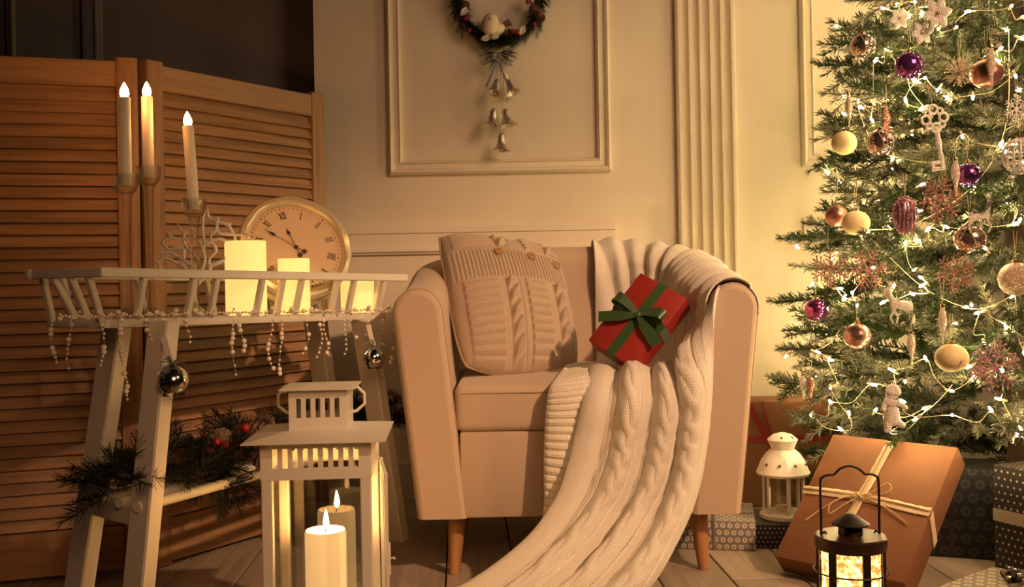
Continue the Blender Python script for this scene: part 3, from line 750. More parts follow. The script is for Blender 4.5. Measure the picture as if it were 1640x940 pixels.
for i, t in enumerate(ROM):
    a = 2*PI*i/12; mb = MB(); hh, gap = .0170, .0040
    wd = {'I': gap, 'V': .008, 'X': .008}; tot = sum(wd[c] for c in t); x = -tot/2
    for c in t:
        w = wd[c]; cxx = x+w/2; x += w
        if c == 'I': mb.box((cxx, 0, 0), (.0013, hh, .001)); mb.box((cxx, hh/2, 0), (.0027, .0005, .001)); mb.box((cxx, -hh/2, 0), (.0027, .0005, .001))
        elif c == 'V': mb.box((cxx-.0017, 0, 0), (.0015, hh, .001), Matrix.Rotation(.21, 3, 'Z')); mb.box((cxx+.0017, 0, 0), (.0007, hh, .001), Matrix.Rotation(-.21, 3, 'Z'))
        else: mb.box((cxx, 0, 0), (.0015, hh*1.03, .001), Matrix.Rotation(.32, 3, 'Z')); mb.box((cxx, 0, 0), (.0007, hh*1.03, .001), Matrix.Rotation(-.32, 3, 'Z'))
    o = part('numeral', mb, ink_m, dial, smooth=0); r = R0*.645; o.location = (r*math.sin(a), r*math.cos(a), -.0012); o.rotation_euler = (0, 0, -a)
def hand(name, deg, L, w, z):
    a = math.radians(deg); mb = MB()
    mb.add([(-w*.5, -.018, 0), (w*.5, -.018, 0), (w*.4, L*.62, 0), (w*2.6, L*.72, 0), (w*.6, L*.86, 0), (0, L, 0), (-w*.6, L*.86, 0), (-w*2.6, L*.72, 0), (-w*.4, L*.62, 0)], [tuple(range(9))])
    mb.lathe([(0, 0), (.005, 0), (.005, .0008), (0, .0008)], 14, (0, -.020, 0)); mb.lathe([(0, 0), (.0042, 0), (.0042, .001), (0, .001)], 14)
    o = part(name, mb, ink_m, dial); solid(o, .0006, 0); o.location = (0, 0, z); o.rotation_euler = (0, 0, -a)
hand('hour_hand', 356, .050, .0016, .001); hand('minute_hand', 318, .078, .0013, .0025)
part('glass_cover', MB().lathe([(R0*.86, .004), (R0*.6, .007), (0, .0085)], 48), pane_mat('clock_glass', .05), clock)

# ================================================================== WHITE CORAL
def cp(x, y): return (240+x/7.83, 320+y/7.83)
cor = [[(210, 395), (245, 440), (270, 480), (190, 505), (165, 540), (200, 590), (240, 620), (320, 605), (400, 610), (430, 620)], [(245, 440), (300, 480), (380, 490), (430, 500), (500, 470), (560, 460)], [(345, 305), (385, 370), (430, 410), (425, 470), (440, 560), (500, 640), (560, 690), (610, 760)],
       [(430, 410), (480, 375), (540, 365)], [(95, 640), (150, 665), (240, 655), (330, 700), (420, 750), (480, 800), (560, 830)], [(150, 665), (165, 720), (110, 770), (60, 780)], [(110, 770), (120, 830), (160, 880)], [(165, 720), (260, 750), (340, 800), (400, 820), (340, 870)],
       [(430, 620), (425, 700), (430, 770), (400, 820), (450, 860)], [(480, 800), (560, 800)], [(690, 130), (665, 240), (665, 420), (685, 540), (670, 640), (690, 740), (660, 860), (600, 960), (560, 1100), (560, 1340)], [(720, 100), (745, 230), (840, 265), (850, 215)], [(840, 265), (830, 365), (765, 440), (770, 510), (740, 540), (685, 545)],
       [(840, 265), (980, 310), (1010, 290)], [(980, 310), (1060, 430), (1180, 430), (1240, 470)], [(830, 365), (880, 420), (960, 425), (1060, 430)], [(1060, 430), (1070, 500), (1090, 560)], [(770, 510), (880, 490), (950, 530), (1000, 580)], [(770, 530), (820, 600), (815, 660), (750, 740), (760, 820), (900, 770), (960, 720)],
       [(760, 820), (740, 900), (660, 1000), (560, 1100)], [(670, 640), (640, 560), (600, 540)], [(560, 830), (590, 960)], [(450, 860), (520, 980), (560, 1100)]]
coral = thing('coral_sculpture', 'white branching coral ornament standing behind the short taper', 'ornament', tray(312, .13))
Yc = coral.location.y+.0
for i, ln in enumerate(cor):
    pts = []
    for j, (x, y) in enumerate(ln):
        px, py = cp(x, y); pts.append(P(px, py, Yc+.008*math.sin(x*.011+y*.006)))
    n_ = max(8, len(pts)*5); cvp = curve(pts, n_); tip = i in (0, 2, 4, 5, 11, 13)
    rr = [(.0034+.0006*math.sin(k*.35+i))*(1 if not tip else min(1, .45+.55*k/5)) for k in range(n_)]
    if i == 10: rr = [.0032+.006*max(0, (k/n_-.6)) for k in range(n_)]
    part('coral_branch', MB().tube(cvp, rr, 8), white_m, coral, True, 180)
part('coral_foot', MB().lathe([(0, 0), (.022, 0), (.020, .008), (.009, .018), (.006, .03)], 16), white_m, coral)

# ================================================================== PEARL GARLAND
pg = thing('pearl_garland', 'pearl bead garland lying along and hanging from the tray', 'garland', tray(350, .02))
bead_big = MB().ball((0, 0, 0), .0048, 12, 8).mesh('bead', pearl_m, 180); bead_small = MB().ball((0, 0, 0), .0026, 8, 6).mesh('bead', pearl_m, 180)
inv = root_inv(pg)
def bead(p, big):
    o = link('bead', bead_big if big else bead_small, pg); o.location = inv @ Vector(p)
cord = MB()
for (px, y1, sw, y_) in ((85, 580, 6, .10), (112, 590, -5, .08), (163, 585, 5, .03), (196, 640, -6, .015), (237, 560, 8, .01), (263, 585, 5, .008), (300, 548, 5, .008), (374, 600, 4, .008), (385, 562, -6, .006), (436, 590, 7, .006), (451, 598, -3, .006), (490, 566, 6, .006), (512, 572, -5, .006), (520, 565, 5, .006), (552, 567, 3, .006), (563, 540, 6, .006), (590, 560, -5, .006), (612, 600, 6, .005), (628, 580, 4, .0)):
    a = tray(px, y_); Y = a.y-.004; p0 = P(px, 513, Y); ln = []
    L = y1-513; n_ = max(4, int(L/6.5))
    for k in range(n_):
        t = k/(n_-1); p = P(px+sw*math.sin(t*4+px)*(.3+t), 513+L*t, Y); ln.append(p)
        if random.random() < .86: bead(p+Vector((random.uniform(-.001, .001), random.uniform(-.002, .002), 0)), random.random() < .27)
    cord.tube(ln, .0004, 4)
prev = []
for k in range(105):
    t = k/104; px = 95+535*t; p = tray(px, .014+.012*math.sin(k*1.7)); p.z += .003+.004*abs(math.sin(k*2.3)); prev.append(p); bead(p, k % 4 == 0)
    if k % 6 == 0: bead(p+Vector((.004, -.006, .006)), random.random() < .5)
cord.tube(prev, .0004, 4)
part('cord', cord, wire_m, pg, True)

# jingle bells hanging at the table ends
tin_m = mat('tinsel', (.35, .38, .40), .3, .8)
for px, py, r, Y, lab, top in ((278, 610, .0262, 1.79, 'silver jingle bell hanging at the left table leg', (262, 540)), (600, 573, .0235, 2.25, 'silver jingle bell hanging between table and armchair', (590, 520))):
    c = P(px, py, Y); b = thing('jingle_bell', lab, 'bell', c)
    part('bell_shell', MB().ball((0, 0, 0), r, 32, 20), chrome_m, b, smooth=180)
    part('band', MB().lathe([(r*.99, -.0015), (r*1.045, -.001), (r*1.045, .001), (r*.99, .0015)], 32), chrome_m, b)
    for q in range(2): part('slot', MB().rbox((0, 0, -r*.62), (.003, r*1.42, r*.75), .001, 1, Matrix.Rotation(q*PI/2+.5, 3, 'Z')), joint_m, b)
    tp_ = P(*top, Y)-c
    part('strap', MB().strip(curve([(0, 0, r), (tp_.x*.5, 0, tp_.z*.6), tuple(tp_)], 8), .010, (0, 1, 0)), white_m, b)
    tn = MB()
    for q in range(22):
        d = Vector((random.uniform(-1, 1), random.uniform(-1, .3), random.uniform(-.4, .9))).normalized(); tn.strip(curve([(0, -.004, r), tuple(Vector((0, -.004, r))+d*.012), tuple(Vector((0, -.004, r))+d*.026-Vector((0, 0, .008)))], 5), .0016, (0, 1, .2))
    part('tinsel_bow', tn, tin_m, b)

# ================================================================== WHITE LANTERN with candle
LY = 1.75; lw = .182; lc = P(500, 700, LY).x
lan = thing('lantern', 'large white metal lantern with slotted roof, pillar candle inside', 'lantern', (lc, LY+lw/2, 0), (0, 0, math.radians(3)))
hw = lw/2
part('base', MB().rbox((0, 0, .012), (lw+.03, lw+.03, .024), .003, 2), wmetal_m, lan)
zb_ = P(500, 704, LY).z
for sx in (-1, 1):
    for sy in (-1, 1): part('post', MB().rbox((sx*(hw-.009), sy*(hw-.009), (zb_+.02)/2), (.018, .018, zb_-.02), .0015, 1), wmetal_m, lan)
def slotted(w, z0, z1, s0, s1, n, sw, th=.0016):
    "sheet with n slots, in the xz plane"
    mb = MB(); m = w*.085; mb.box((0, 0, (s1+z1)/2), (w, th, z1-s1)); mb.box((0, 0, (z0+s0)/2), (w, th, s0-z0))
    span = w-2*m; pit = span/n; x = -w/2
    for i in range(n):
        a = -w/2+m+pit*i+(pit-sw)/2; mb.box(((x+a)/2, 0, (s0+s1)/2), (a-x, th, s1-s0)); x = a+sw
    mb.box(((x+w/2)/2, 0, (s0+s1)/2), (w/2-x, th, s1-s0)); return mb
zp0 = P(500, 768, LY).z; zs1 = P(500, 718, LY).z; zs0 = P(500, 749, LY).z
for k, (dx, dy, rz) in enumerate(((0, -hw, 0), (0, hw, 0), (hw, 0, PI/2), (-hw, 0, PI/2))):
    o = part('slotted_band', slotted(lw, zp0, zb_, zs0, zs1, 9, .0082), wmetal_m, lan, smooth=0); o.location = (dx, dy, 0); o.rotation_euler = (0, 0, rz)
for dx, dy, rz, mm in ((0, -hw+.004, 0, pane_m), (0, hw-.004, 0, pane_back), (-hw+.004, 0, PI/2, pane_m)):
    o = part('pane', MB().box((0, 0, (.03+zp0)/2), (lw-.03, .0012, zp0-.03)), mm, lan, smooth=0); o.location = (dx, dy, 0); o.rotation_euler = (0, 0, rz)
for dy in (-hw+.006, hw-.006): part('sill_bar', MB().rbox((0, dy, .030), (lw-.036, .012, .014), .001, 1), wmetal_m, lan)
# door on the right side, a little ajar
dr = part('door', MB().rbox((0, -lw+.028, (zp0+.03)/2), (.006, .014, zp0-.02), .001, 1).rbox((0, -.007, (zp0+.03)/2), (.006, .014, zp0-.02), .001, 1).rbox((0, -lw/2+.01, zp0-.004), (.006, lw-.02, .014), .001, 1).rbox((0, -lw/2+.01, .034), (.006, lw-.02, .014), .001, 1), wmetal_m, lan)
dr.location = (hw+.004, hw-.004, 0); dr.rotation_euler = (0, 0, math.radians(7))
part('pane', MB().box((0, -lw/2+.01, (.03+zp0)/2), (.0012, lw-.045, zp0-.04)), pane_m, dr, smooth=0)
part('latch', MB().rbox((.004, -lw+.026, .17), (.004, .008, .055), .001, 1).tube([(.005, -lw+.026, .17), (.012, -lw+.022, .172), (.012, -lw+.014, .172)], .0018, 6), wmetal_m, dr)
def roof(w, z0, wt, z1, th=.0022):
    vs = [(sx*w/2, sy*w/2, z0) for sy in (-1, 1) for sx in (-1, 1)]+[(sx*wt/2, sy*wt/2, z1) for sy in (-1, 1) for sx in (-1, 1)]
    mb = MB(); mb.add(vs+[(x, y, z-th) for x, y, z in vs], [(0, 1, 5, 4), (1, 3, 7, 5), (3, 2, 6, 7), (2, 0, 4, 6), (4, 5, 7, 6), (8, 12, 13, 9), (9, 13, 15, 11), (11, 15, 14, 10), (10, 14, 12, 8), (12, 14, 15, 13), (0, 8, 9, 1), (1, 9, 11, 3), (3, 11, 10, 2), (2, 10, 8, 0)]); return mb
part('roof', roof(.236, zb_-.001, .104, zb_+.010), wmetal_m, lan, smooth=0)
cw = .098; cz0 = zb_+.008; cz1 = P(505, 622, LY+.04).z
for dx, dy, rz in ((0, -cw/2, 0), (0, cw/2, 0), (cw/2, 0, PI/2), (-cw/2, 0, PI/2)):
    o = part('cupola_wall', slotted(cw, cz0, cz1, P(505, 669, LY+.04).z, P(505, 638, LY+.04).z, 5, .0082), wmetal_m, lan, smooth=0); o.location = (dx, dy, 0); o.rotation_euler = (0, 0, rz)
part('cupola_roof', roof(.128, cz1, .02, cz1+.004), wmetal_m, lan, smooth=0)
for sx in (-1, 1):
    part('handle', MB().tube([(sx*(cw/2+.001), 0, cz1-.006), (sx*(cw/2+.014), 0, cz1-.004), (sx*(cw/2+.026), 0, cz1-.016), (sx*(cw/2+.026), 0, cz1-.034), (sx*(cw/2+.012), 0, cz1-.046), (sx*(cw/2+.001), 0, cz1-.048)], .0028, 8), wmetal_m, lan)
cb = P(522, 850, 1.85); cb = Vector((cb.x, 1.845, .0245)); ch_ = P(522, 848, 1.845).z-cb.z
cnd = thing('lantern_candle', 'thick ivory candle burning inside the large white lantern', 'candle', cb)
part('candle_body', MB().lathe([(0, 0), (.0355, 0), (.036, .003), (.036, ch_-.004), (.034, ch_), (.029, ch_-.001), (.022, ch_-.005), (0, ch_-.006)], 40), led_wax2, cnd)
part('wick', MB().tube([(0, 0, ch_-.006), (.0005, 0, ch_), (.002, 0, ch_+.006)], .0012, 6), joint_m, cnd)
part('flame', MB().lathe([(0, ch_+.002), (.0036, ch_+.006), (.0050, ch_+.011), (.0042, ch_+.018), (.0022, ch_+.027), (0, ch_+.036)], 14, (.0015, 0, 0)), flame_real, cnd)

# ================================================================== CONIFER SPRAYS
def needles(paths, per_m, nl, nr, flat=.6, spread=(42, 66), tipdir=True):
    "needle prisms along twigs; paths = [(p0, p1, frost, scale)]"
    V = []; Q = []; FR = []; o = 0
    for p0, p1, fr, sc in paths:
        p0 = np.array(p0); p1 = np.array(p1); L = np.linalg.norm(p1-p0); n = max(6, int(L*per_m)); d = (p1-p0)/L
        up = np.array([0, 0, 1.]); b = np.cross(up, d); b /= np.linalg.norm(b)+1e-9; c = np.cross(d, b)
        t = np.sort(rng.random(n)); base = p0+(p1-p0)*t[:, None]
        ph = rng.random(n)*2*PI; al = np.radians(rng.uniform(*spread, n))*(1-.45*t**4)
        side = np.cos(ph)[:, None]*b+np.sin(ph)[:, None]*c*flat+c*.18; side /= np.linalg.norm(side, axis=1, keepdims=True)
        dr_ = np.cos(al)[:, None]*d+np.sin(al)[:, None]*side
        ln = nl*sc*rng.uniform(.8, 1.15, n)*(1-.35*t**3)*(.6+.4*np.clip(t*8, 0, 1))
        e1 = np.cross(dr_, np.array([.31, .2, .93])); e1 /= np.linalg.norm(e1, axis=1, keepdims=True); e2 = np.cross(dr_, e1)
        tip = base+dr_*ln[:, None]; vv = np.empty((n, 7, 3))
        for k in range(3):
            a = 2*PI*k/3; off = (math.cos(a)*e1+math.sin(a)*e2*.55)*nr
            vv[:, k] = base+off; vv[:, 3+k] = base+dr_*(ln*.82)[:, None]+off*.9
        vv[:, 6] = tip; V.append(vv.reshape(-1, 3)); ii = o+7*np.arange(n)
        for k in range(3):
            l = (k+1) % 3; Q.append(np.stack([ii+k, ii+l, ii+3+l, ii+3+k], 1)); Q.append(np.stack([ii+3+k, ii+3+l, ii+6, ii+6], 1))
        f = np.clip(fr+rng.normal(0, .12, n), 0, 1); FR.append(np.repeat(f, 7)); o += 7*n
    V = np.concatenate(V); Q = np.concatenate(Q); FR = np.concatenate(FR)
    return V, Q, FR
def spray_mesh(name, twigs, m, per_m, nl, nr, twr=.0018, **kw):
    V, Q, FR = needles(twigs, per_m, nl, nr, **kw)
    mb = MB()
    for p0, p1, fr, sc in twigs: mb.tube([p0, p1], [twr, twr*.5], 5)
    faces = [tuple(q) if q[2] != q[3] else tuple(q[:3]) for q in Q.tolist()]; o = len(V)
    me = bpy.data.meshes.new(name); me.from_pydata(V.tolist()+mb.v, [], faces+[tuple(i+o for i in f) for f in mb.f])
    me.materials.append(m); me.materials.append(bark_m)
    mi = np.zeros(len(me.polygons), np.int32); mi[len(faces):] = 1; me.polygons.foreach_set('material_index', mi)
    at = me.attributes.new('frost', 'FLOAT', 'POINT'); at.data.foreach_set('value', np.concatenate([FR, np.zeros(len(mb.v))]).astype(np.float32))
    me.update(); return me
def bough(L):
    tw = []; fr0 = random.random()*.5+.2
    p = lambda t: np.array([L*t, .02*math.sin(t*3), -.05*L*math.sin(t*PI)+.06*L*t*t])
    for k in range(3): tw.append((p(.2+.8*k/3), p(.2+.8*(k+1)/3), fr0 if k < 2 else fr0*.8, 1))
    n = int(L/.044)
    for k in range(n):
        t = .22+.74*k/n; sd = 1 if k % 2 else -1; a = math.radians(random.uniform(38, 58)); l = random.uniform(.09, .155)*(1.15-.60*t)
        q = p(t); e = q+l*np.array([math.cos(a), sd*math.sin(a), random.uniform(-.10, .22)]); tw.append((q, e, min(1, max(0, fr0+random.uniform(-.35, .45))), .95))
        if l > .09 and random.random() < .7:
            qq = q+(e-q)*.45; a2 = a+random.choice((-.75, .75)); tw.append((qq, qq+l*.5*np.array([math.cos(a2), sd*math.sin(a2), random.uniform(-.1, .2)]), random.random(), .9))
        if random.random() < .3:
            tw.append((q, q+np.array([.06, random.uniform(-.02, .02), .05]), random.random(), .9))
    return tw
TREE_X, TREE_Y = 1.235, 2.56
tree = thing('christmas_tree', 'frosted green christmas tree with fairy lights beside the armchair', 'tree', (TREE_X, TREE_Y, 0))
part('trunk', MB().tube([(0, 0, 0), (0, 0, 1.2), (0, 0, 2.3)], [.035, .026, .006], 12), bark_m, tree)
part('stand', MB().lathe([(0, 0), (.14, 0), (.14, .02), (.05, .06), (.04, .10), (0, .10)], 20), black_m, tree)
def tree_r(z): return max(.02, min(.59-.17*(z-.4), .59-.17*.9-(z-1.3)*.43) if z < 1.9 else .437-.6*.43-(z-1.9)*.4)*(1 if z > .33 else .9)
BM = [spray_mesh('branch', bough(L), needle_tree, 760, .0245, .0014, flat=.38) for L in (.26, .28, .30, .32, .34, .36)]
cnt = 0
zl = .17
while zl < 2.25 and cnt < 298:
    r = tree_r(zl); k = max(4, int(15*(r/.55)**.8)); a0 = random.random()*6.28
    for j in range(k):
        a = a0+2*PI*j/k+random.uniform(-.2, .2); dx, dy = math.cos(a), math.sin(a)
        me = random.choice(BM); Lb = me.vertices[0].co.x*0+{0: .26, 1: .28, 2: .30, 3: .32, 4: .34, 5: .36}[BM.index(me)]
        R_ = r*random.uniform(.86, 1.04); sc = min(1.12, max(.55, R_/.36))
        st_ = max(.01, R_-Lb*sc)
        if TREE_Y+dy*R_ > 2.95: st_ = max(0, (2.95-TREE_Y)/dy-Lb*sc)
        if TREE_Y+dy*(st_+Lb*sc) > 2.98: continue
        tx_, ty_ = TREE_X+dx*(st_+Lb*sc), TREE_Y+dy*(st_+Lb*sc)
        if zl < .36 and ty_ < 2.47 and (tx_ < 1.05 or zl < .30): continue
        if dx > .75 and dy > -.3 and random.random() < .45: continue
        o = link('branch', me, tree); o.location = (dx*st_, dy*st_, zl+random.uniform(-.03, .03)+.03)
        o.rotation_euler = Euler((random.uniform(-.5, .5), random.uniform(-.02, .30) if zl < 1.3 else random.uniform(-.25, .1), a+random.uniform(-.15, .15))); o.scale = (sc, sc, sc)
        cnt += 1
    zl += .080 if zl < 1.45 else .15
# nearer tips and inner sprigs fill the gaps
ST = []
for i in range(280):
    z = random.uniform(.20, 1.45); a = random.uniform(PI*.75, PI*1.75); r = tree_r(z)*random.uniform(.15, .8); d = np.array([math.cos(a), math.sin(a), random.uniform(-.5, .3)])
    q = np.array([math.cos(a)*r, math.sin(a)*r, z]); d2 = d+rng.normal(0, .35, 3)
    ST.append((q, q+d2/np.linalg.norm(d2)*random.uniform(.10, .18), random.random(), 1))
o = link('inner_sprigs', spray_mesh('inner_sprigs', ST, needle_tree, 680, .024, .0014, flat=.45), tree); o['kind'] = 'stuff'

def surf(px, py, out=0.0, dflt=None):
    "point on the tree's skin seen at a pixel, moved 'out' metres toward the room"
    best = None
    for Y in np.linspace(1.85, 2.75, 300):
        p = P(px, py, Y); rr = math.hypot(p.x-TREE_X, p.y-TREE_Y); g = rr-tree_r(max(.2, p.z))*.97
        if g <= 0: return P(px, py, Y-out)
        if best is None or g < best[0]: best = (g, Y)
    return P(px, py, best[1]-out*.5)

# ------------------------------------------------------------------ fairy lights
FL = [(1412, 12), (1438, 8), (1462, 3), (1452, 22), (1490, 12), (1505, 44), (1530, 45), (1555, 18), (1618, 12), (1636, 28), (1616, 42), (1600, 80), (1632, 60), (1418, 78), (1400, 100), (1374, 170), (1452, 90), (1468, 130), (1482, 124), (1505, 140), (1512, 152), (1558, 152), (1600, 100), (1625, 118), (1452, 165), (1480, 172), (1395, 190),
      (1600, 235), (1612, 246), (1618, 230), (1636, 262), (1620, 310), (1610, 318), (1560, 296), (1620, 360), (1632, 356), (1490, 363), (1383, 370), (1388, 376), (1512, 362), (1475, 385), (1450, 395), (1480, 455), (1476, 445), (1395, 428), (1365, 470), (1352, 476), (1340, 462), (1430, 462), (1460, 470), (1418, 482),
      (1545, 492), (1555, 486), (1570, 500), (1575, 545), (1610, 520), (1626, 470), (1370, 492), (1483, 575), (1556, 585), (1560, 600), (1520, 625), (1305, 562), (1325, 576), (1300, 662), (1330, 645), (1360, 665), (1440, 640), (1485, 652), (1470, 668), (1525, 665), (1590, 660), (1625, 700), (1635, 690), (1605, 640), (1432, 595), (1395, 615), (1428, 690), (1350, 690), (1400, 660), (1605, 590), (1640, 560), (1560, 350), (1330, 620), (1540, 215), (1430, 250), (1580, 400)]
fl_ = thing('fairy_lights', 'string of warm white fairy lights wound through the christmas tree', 'string lights', (TREE_X, TREE_Y, .3))
bulb_me = MB().lathe([(0, -.001), (.0020, 0), (.0027, .005), (.0023, .011), (.0010, .0145), (0, .015)], 10).mesh('bulb', bulb_m, 180)
sock_me = MB().lathe([(0, -.010), (.0022, -.010), (.0028, -.002), (.0026, .002), (0, .002)], 8).mesh('bulb_socket', wire_m, 60)
inv = root_inv(fl_); pts = []
for i, (px, py) in enumerate(FL):
    p = surf(px, py, random.choice((-.04, -.08, -.12, -.07, -.05))); pts.append(p)
for i in range(34):   # more bulbs deep inside the crown
    z = random.uniform(.3, 1.4); a = random.uniform(PI*.8, PI*1.7); r = tree_r(z)*random.uniform(.35, .75); pts.append(Vector((TREE_X+math.cos(a)*r, TREE_Y+math.sin(a)*r, z)))
for i in range(64):   # the strings go on round the wall side
    z = .30+1.75*((i*.618) % 1); a = random.uniform(PI*.52, PI*.90); r = tree_r(z)*random.uniform(.75, .98); q = Vector((TREE_X+math.cos(a)*r, min(2.97, TREE_Y+math.sin(a)*r), z)); pts.append(q)
for p in pts:
    o = link('bulb', bulb_me, fl_); o.location = inv @ p; o.rotation_euler = Euler((random.uniform(.5, 2.4), 0, random.uniform(0, 6.28)))
    q = link('bulb_socket', sock_me, o)
# wire strings: nearest neighbour walk with slack
rest = pts[1:86]; cur = pts[0]; order = [cur]
while rest:
    j = min(range(len(rest)), key=lambda k: (rest[k]-cur).length); cur = rest.pop(j); order.append(cur)
for k in range(0, len(order)-1, 8):
    seg = order[k:k+9]; cps = []
    for a, b in zip(seg[:-1], seg[1:]):
        cps.append(a); m_ = (a+b)/2; l = (b-a).length
        cps.append(m_+Vector((random.uniform(-.02, .02), -.015+random.uniform(-.01, .02), -.12*l+random.uniform(-.015, .01))))
    cps.append(seg[-1])
    if len(cps) > 2: part('wire', MB().tube(curve(cps, len(cps)*6), .0008, 5), wire_m, fl_, True, 180)

# ================================================================== TREE ORNAMENTS
purple_m = mat('purple_glass', (.33, .10, .36), .06, .85, var=.03); magenta_m = mat('magenta_glass', (.45, .10, .32), .06, .85, var=.03)
copper_m = mat('matte_copper', (.48, .23, .19), .34, .8, var=.04); rose_m = mat('rose_gold', (.56, .32, .26), .28, .85, var=.04)
champ_m = mat('champagne_mirror', (.66, .47, .40), .09, .9, var=.03); cream_b = mat('cream_satin', (.82, .68, .36), .55, 0, var=.06, vscale=40)
icicle_m = glitter('pearl_glitter', (.78, .62, .48), .15, 500); roseg_m = glitter('rose_glitter', (.33, .13, .10), .5); mauve_m = glitter('mauve_glitter', (.40, .20, .26), .4)
clear_m = glitter('ice_glitter', (.86, .78, .66), .1, 500); tan_m = glitter('tan_glitter', (.58, .42, .30), .3); gold_m = mat('gold_cap', (.70, .50, .25), .25, .9, var=.05)
white_g = glitter('white_glitter', (.85, .80, .72), .1, 380)
def thread(o, top, L): part('thread', MB().tube([(-.003, 0, top+L), (-.0015, 0, top+L*.4), (0, 0, top), (.0015, 0, top+L*.4), (.004, 0, top+L)], .0004, 4), wire_m, o)
def bauble(px, py, rp, m, lab, sq=1.0, etched=None, out=.03):
    c = surf(px, py, out); r = rp*c.y/F
    o = thing('bauble', lab, 'ornament', c)
    part('ball', MB().ball((0, 0, 0), r, 40, 28, (1, 1, sq)), m, o, smooth=180)
    part('cap', MB().lathe([(r*.20, r*sq*.97), (r*.22, r*sq*1.12), (r*.18, r*sq*1.16), (0, r*sq*1.17)], 14).tube([(r*.10*math.cos(a), 0, r*sq*1.17+r*.10+r*.10*math.sin(a)) for a in np.linspace(-PI/2, 1.5*PI, 13)], r*.025, 5), gold_m, o)
    thread(o, r*sq*1.35, .05)
    if etched:
        mb = MB()
        for k in range(6):
            a0 = k*PI/3; pp = []
            for t in np.linspace(0, 1, 26):
                th = a0+.25+.38*math.sin(t*5.2)*(1-t*.5); la = -1.0+2.0*t+.22*math.cos(t*9); pp.append((1.004*r*math.cos(la)*math.cos(th), 1.004*r*math.cos(la)*math.sin(th), 1.004*r*math.sin(la)*sq))
            mb.tube(pp, r*.022, 4)
            for t0 in (.25, -.45):
                pp = []
                for q in np.linspace(0, 1, 20):
                    rr = .26*(1-.75*q); th = a0+.55+rr*math.cos(q*9); la = t0+rr*math.sin(q*9); pp.append((1.004*r*math.cos(la)*math.cos(th), 1.004*r*math.cos(la)*math.sin(th), 1.004*r*math.sin(la)*sq))
                mb.tube(pp, r*.018, 4)
        part('etched_scrolls', mb, etched, o)
    return o
bauble(1382, 74, 20, champ_m, 'champagne mirror bauble with pale scrolls, uppermost on the tree edge', 1, lace_m)
bauble(1456, 105, 22, purple_m, 'shiny purple bauble high on the tree, below the topmost bulbs')
bauble(1580, 118, 26, copper_m, 'matte copper bauble half behind a pale icicle, high on the tree', .9, out=-.005)
bauble(1352, 229, 20, cream_b, 'matte cream bauble at the tree edge below the thin hanging icicle', .95)
bauble(1410, 229, 21, champ_m, 'champagne mirror bauble with scrolls beside the upper cream bauble', 1, lace_m)
bauble(1550, 280, 20, purple_m, 'deep purple shiny bauble behind the slender white icicle', 1.0, out=.0)
bauble(1340, 346, 18, copper_m, 'matte copper bauble at the tree edge touching a cream bauble')
bauble(1371, 357, 22, cream_b, 'matte cream bauble overlapping the copper one at the tree edge', .9)
bauble(1553, 383, 25, champ_m, 'large rose champagne bauble with scrolls, right of the mauve oval', .92, lace_m)
bauble(1307, 496, 18, magenta_m, 'small shiny magenta bauble at the outermost left twig')
bauble(1373, 538, 22, rose_m, 'rose gold satin bauble hanging low near the left side of tree', .92)
bauble(1524, 573, 26, cream_b, 'large flattened cream bauble under a pink icicle, low on the tree', .88)
c = bauble(1627, 447, 27, tan_m, 'brown glittered bauble at the right edge of the picture', 1.0)
def icicle(px, py0, py1, wp, m, lab, out=.045):
    c = surf(px, py0, out); L = (py1-py0)*c.y/F; r = wp*c.y/F/2; o = thing('icicle_ornament', lab, 'ornament', c)
    part('icicle_body', MB().lathe([(0, -.04*L), (r*.55, -.05*L), (r*.5, -.12*L), (r*.85, -.22*L), (r, -.38*L), (r*.9, -.50*L), (r*.5, -.66*L), (r*.32, -.82*L), (r*.22, -.96*L), (0, -L)], 16), m, o, smooth=80)
    part('cap', MB().lathe([(r*.5, -.10*L), (r*.6, -.06*L), (r*.5, 0), (0, .005*L)], 12), gold_m, o); thread(o, 0, .04); return o
icicle(1359, 148, 204, 12, icicle_m, 'thin pale icicle hanging from the second twig at the tree edge')
icicle(1587, 72, 140, 14, icicle_m, 'pale icicle in front of the matte copper bauble')
icicle(1530, 252, 316, 13, icicle_m, 'slender white icicle in front of the deep purple bauble')
icicle(1509, 487, 552, 13, icicle_m, 'pink pearly icicle directly above the large cream bauble')
icicle(1459, 530, 586, 13, icicle_m, 'pink pearly icicle left of the large cream bauble')
icicle(1286, 598, 641, 11, white_g, 'small white icicle on the lowest left twig')
icicle(1298, 604, 640, 12, roseg_m, 'small dusky pink icicle behind the lowest white one', .02)
def flake(px, py, rp, m, lab, tilt=0.0, yaw=0.0, out=.05, arms=6):
    c = surf(px, py, out); r = rp*c.y/F; o = thing('snowflake_ornament', lab, 'ornament', c, (0, tilt, yaw))
    mb = MB()
    for k in range(arms):
        a = 2*PI*k/arms+.1; d = Vector((math.sin(a), 0, math.cos(a))); s = Vector((d.z, 0, -d.x))
        mb.tube([(0, 0, 0), d*r], r*.045, 5)
        for t, l in ((.34, .20), (.56, .30), (.78, .24)):
            for q in (-1, 1): mb.tube([d*r*t, d*r*(t+.16)+s*q*r*l], r*.036, 5); mb.ball(d*r*(t+.16)+s*q*r*l, r*.055, 6, 4)
        mb.ball(d*r, r*.06, 6, 4)
    mb.tube([(r*.16*math.sin(a), 0, r*.16*math.cos(a)) for a in np.linspace(0, 2*PI, 7)[:-1]], r*.04, 5, True)
    part('flake_body', mb, m, o); thread(o, r, .04); return o
flake(1507, 318, 37, roseg_m, 'rose glitter snowflake between the mauve oval and purple bauble', .2, .15)
flake(1330, 430, 30, roseg_m, 'rose glitter snowflake sticking out at the tree edge', -.1, -.4)
flake(1391, 432, 33, roseg_m, 'rose glitter snowflake just right of the outermost snowflake', .35, .2)
